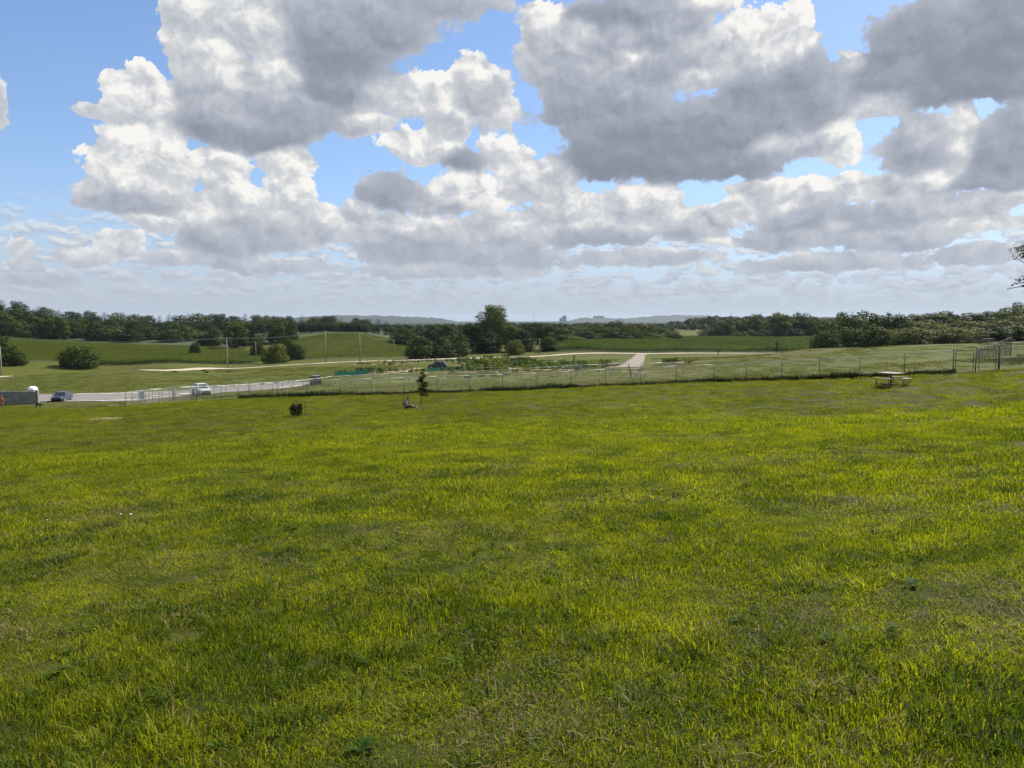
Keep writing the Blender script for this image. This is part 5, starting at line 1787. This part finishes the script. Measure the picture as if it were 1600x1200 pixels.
for rk, (py, xa, xb, st) in enumerate(rows_):
    x = xa
    k = 0
    while x < xb:
        p = hit(x + rg.uniform(-3, 3), py + rg.uniform(-.8, .8))
        tall = 1.0 if not (715 < x < 840 and py < 574) else 1.7
        kind_ = rg.choice([0, 0, 1, 2, 3, 0, 2])
        o = empty('garden_plot', p, rg.uniform(-.3, .3)); o.scale = (rg.uniform(.7, 1.2), rg.uniform(.8, 1.3), 1)
        obj('soil_bed', soil_me, o)
        f = obj('foliage', rg.choice(garden_meshes)[kind_], o); f.scale = (1, 1, tall * rg.uniform(.6, 1.35))
        side = 'left of the young tree' if x < 655 else ('between the young tree and the weedy mound' if x < 715 else ('on the tall weedy mound below the cottonwood' if tall > 1 else ('right of the gravel drive' if x > 1000 else 'along the right half of the garden')))
        tint = ['mid green', 'bluish green', 'yellow green', 'dark green'][kind_]
        tag(o, f'{tint} plot, {nth(k)} from left in the {nth(rk)} garden row', 'garden plot', 'vegetable plots in the garden')
        k += 1
        x += st * rg.uniform(.8, 1.3)
# teal netting
M_NET = leaf_mat('teal_garden_netting', (.02, .10, .075), (.05, .17, .13), .3, (1, 1, 1))


def netting(label, pts, h):
    W_ = walk(pts, 1.6)
    root = empty('garden_netting', W_[0])
    for i, p in enumerate(W_): MB().tube((0, 0, -.1), (0, 0, h + .1), .02, n=5).build('stake', M_LEG, root, p - W_[0])
    V = []
    n = len(W_) * 4
    for i in range(n):
        t = i / (n - 1) * (len(W_) - 1); a = W_[min(int(t), len(W_) - 2)]; b = W_[min(int(t), len(W_) - 2) + 1]
        q = a.lerp(b, t - min(int(t), len(W_) - 2)) - W_[0]
        for z in (0.02, h * .5, h * (.85 + .15 * math.cos(i * 1.6))): V.append((q.x + rg.uniform(-.06, .06), q.y + rg.uniform(-.08, .08), q.z + z))
    Fc = []
    for i in range(n - 1):
        for k_ in range(2): Fc.append((i * 3 + k_, (i + 1) * 3 + k_, (i + 1) * 3 + k_ + 1, i * 3 + k_ + 1))
    me = np_mesh('net', V, np.array(Fc), M_NET)
    obj('net', me, root)
    tag(root, label, 'netting')


netting('teal garden netting left of the young tree behind the fence corner', [hit(523, 587), hit(548, 586.5), hit(576, 585.5)], 1.0)
netting('teal netting in front of the navy car', [hit(668, 579.5), hit(700, 579), hit(722, 578)], .9)
netting('short teal netting behind the first garden netting', [hit(556, 583), hit(585, 581.5)], 1.2)
M_WHITE = mat('white_plastic', (.75, .75, .73), .5)
for lab, px, py in [('white bucket near the gravel road left of the young tree', 640, 569.5), ('leftmost of three white buckets in the garden', 797, 580), ('middle of three white buckets in the garden', 803.5, 580.5), ('rightmost of three white buckets in the garden', 812, 581)]:
    p = hit(px, py)
    o = empty('garden_bucket', p); o.scale = (1.6, 1.6, 1.6)
    MB().tube((0, 0, 0), (0, 0, .38), .15, .18, n=12).build('pail', M_WHITE, o)
    MB().tube((0, 0, .38), (0, 0, .40), .19, .19, n=12).build('rim', M_WHITE, o)
    tag(o, lab, 'bucket')

# low weed clumps in the mown dog run and along the far road
for k, (px, py) in enumerate([(730, 591), (750, 589), (771, 588.5), (790, 587), (272, 581.5), (322, 582.5), (318, 580), (356, 582)]):
    p = hit(px, py)
    lab = ['dark weed tuft leftmost in the row inside the dog run', 'dark weed tuft second in the row inside the dog run', 'dark weed tuft third and largest inside the dog run', 'dark weed tuft rightmost in the row inside the dog run',
           'low weed clump leftmost on the meadow by the gravel road', 'low weed clump nearest the camera on the meadow', 'low weed clump in the meadow middle', 'low weed clump right of the others on the meadow'][k]
    o = empty('weed_clump', p)
    obj('foliage', crown_mesh('foliage', [(0, 0, .18, .8, .5, .28), (.4, .1, .2, .4, .4, .3)], 140, .2, 70 + k, GL[3], bottom=0, shell=.2), o)
    tag(o, lab, 'weeds')

# ------------------------------------------------------------------ far buildings and masts
M_BLD = mat('pale_tower_concrete', (.38, .38, .40), .8, world=True, scale=.05)
M_WIN = mat('dark_window_band', (.10, .11, .13), .3, world=True)


def tower(label, px, Y, top, wm, dm, floors, name='tower_block'):
    p = on(px, Y); h = CAM.z + ray(px, top).z * Y - p.z
    o = empty(name, p, .35)
    MB().box((0, 0, h / 2 - 2), (wm, dm, h)).build('wall', M_BLD, o)
    for f in range(floors):
        z = h - 6 - f * max(3.5, h / (floors + 3))
        MB().box((0, 0, z), (wm + .5, dm + .5, 1.6)).build('window', M_WIN, o)
    MB().box((wm * .1, 0, h), (wm * .4, dm * .4, 3.5)).build('roof_plant', M_BLD, o)
    tag(o, label, 'building')


tower('taller of two pale tower blocks on the far horizon', 881.5, 5900, 493.2, 24, 22, 9)
tower('shorter pale tower block joined left of the tall one', 876.5, 5950, 496.5, 20, 18, 6)
tower('long low pale building on the far hill crest', 935, 6300, 493.6, 82, 40, 1, 'arena_building')


def mast(label, px, Y, top, lattice=True):
    p = on(px, Y); h = CAM.z + ray(px, top).z * Y - p.z
    o = empty('radio_mast', p)
    mb = MB()
    for k in range(3):
        a = k * 2.094
        mb.tube((1.6 * math.cos(a), 1.6 * math.sin(a), 0), (.3 * math.cos(a), .3 * math.sin(a), h), .25, .2, n=4)
    for i in range(8):
        z = h * i / 8; r = 1.6 - 1.3 * i / 8
        for k in range(3):
            a, b = k * 2.094, (k + 1) * 2.094
            mb.tube((r * math.cos(a), r * math.sin(a), z), (r * .9 * math.cos(b), r * .9 * math.sin(b), z + h / 8), .12, n=3)
    mb.build('lattice', mat('far_mast_steel', (.25, .25, .26), .6), o)
    tag(o, label, 'mast')


mast('thin radio mast on the horizon right of the cottonwood', 834, 2600, 489)
mast('thin mast above the dark ridge right of the grove', 1103, 2400, 489.5)
mast('thin mast above the trees beyond the crop field', 1140.5, 2400, 488)
p = on(1028, 6400); h = CAM.z + ray(1028, 491.2).z * 6400 - p.z
o = empty('water_tower', p)
MB().tube((0, 0, 0), (0, 0, h - 8), 2.4, 2.0, n=8).build('shaft', M_BLD, o)
mb = MB(); mb.tube((0, 0, h - 9), (0, 0, h - 5), 3, 7, n=12); mb.tube((0, 0, h - 5), (0, 0, h), 7, 3, n=12); mb.build('tank', M_BLD, o)
tag(o, 'tiny water tower on the far hill behind the grove', 'water tower')

# a bird high above the wood
p = at(577.5, 267, 90)
o = empty('bird', p, .4)
mb = MB(); mb.path([(0, -.16, 0), (0, 0, .01), (0, .12, .02), (0, .18, .02)], [.015, .045, .035, .008], 6); mb.build('body', M_PRINT, o)
for s_ in (-1, 1):
    mb = MB(); mb.add([(0, .05, .02), (s_ * .25, .09, .09), (s_ * .48, -.02, .03), (s_ * .24, -.05, .07), (0, -.05, .02), (0, .05, .012), (s_ * .25, .09, .082), (s_ * .48, -.02, .022), (s_ * .24, -.05, .062), (0, -.05, .012)],
                      [(0, 1, 2, 3, 4), (9, 8, 7, 6, 5), (0, 5, 6, 1), (1, 6, 7, 2), (2, 7, 8, 3), (3, 8, 9, 4)])
    mb.build('wing', M_PRINT, o)
tag(o, 'small dark bird in the blue gap between the clouds', 'bird')

# uneven unmown grass over the meadow past the front fence
def meadow_grass():
    M_MEADOW = grass_mat('meadow_grass', (.040, .050, .007), (.085, .092, .012), (.125, .125, .022), (.15, .13, .06), .4)
    kinds = []
    for s_ in (91, 92, 93):
        V, T, tn = blades(170, 2.6, .05, .14, .035, .9, seed=s_, straw=.08)
        kinds.append(patch_obj('meadow_patch', V, T, tn, M_MEADOW))
    r = np.random.default_rng(17)
    xs, ys = np.meshgrid(np.arange(-175, 150, 2.1), np.arange(52, 235, 2.1))
    xs = (xs + r.uniform(-1, 1, xs.shape)).ravel(); ys = (ys + r.uniform(-1, 1, ys.shape)).ravel()
    k = (beyond_fence(xs, ys) > 1.6) & (np.abs(np.arctan2(xs, ys)) < math.radians(40)) & ~in_poly(xs, ys, [(p.x, p.y) for p in lot])
    k &= value_noise(xs, ys, 9, 22) * .6 + value_noise(xs, ys, 3, 23) * .4 > .38
    gp = np.array([(p.x, p.y) for p in walk(g_pts, 4.0)] + [(p.x, p.y) for p in walk(d_pts, 2.0)] + [(p.x, p.y) for p in [on(194, 79.5), on(230, 78.6), on(270, 77.3), on(200, 81), on(250, 80)]])
    for i in range(0, len(xs), 4000):
        d2 = (xs[i:i + 4000, None] - gp[None, :, 0]) ** 2 + (ys[i:i + 4000, None] - gp[None, :, 1]) ** 2
        k[i:i + 4000] &= d2.min(1) > 4.6 ** 2
    xs, ys = xs[k], ys[k]
    n = len(xs); s_ = r.uniform(.6, 1.15, n)
    instancer('meadow_grass', kinds, np.stack([xs, ys, terrain(xs, ys)], -1), np.stack([0 * xs, 0 * xs, r.uniform(0, 6.28, n)], -1), np.stack([s_, s_, s_ * r.uniform(.6, 1.3, n)], -1), r.integers(0, 3, n),
              'olive meadow grass past the front fence', 'grass')


meadow_grass()

# ------------------------------------------------------------------ the air
m = bpy.data.materials.new('summer_haze'); m.use_nodes = True
t = NT(m.node_tree)
pv = t.n('ShaderNodeVolumePrincipled'); pv.inputs['Density'].default_value = HAZE
pv.inputs['Color'].default_value = (.60, .76, 1.0, 1); pv.inputs['Anisotropy'].default_value = .2
om = t.n('ShaderNodeOutputMaterial'); t.put(om.inputs['Volume'], pv.outputs[0])
hz = MB().box((0, 0, 11), (2 * (GROUND_R + 60), 2 * (GROUND_R + 60), 84)).build('haze', m)
tag(hz, 'thin summer haze over the whole landscape', 'haze', kind='stuff')
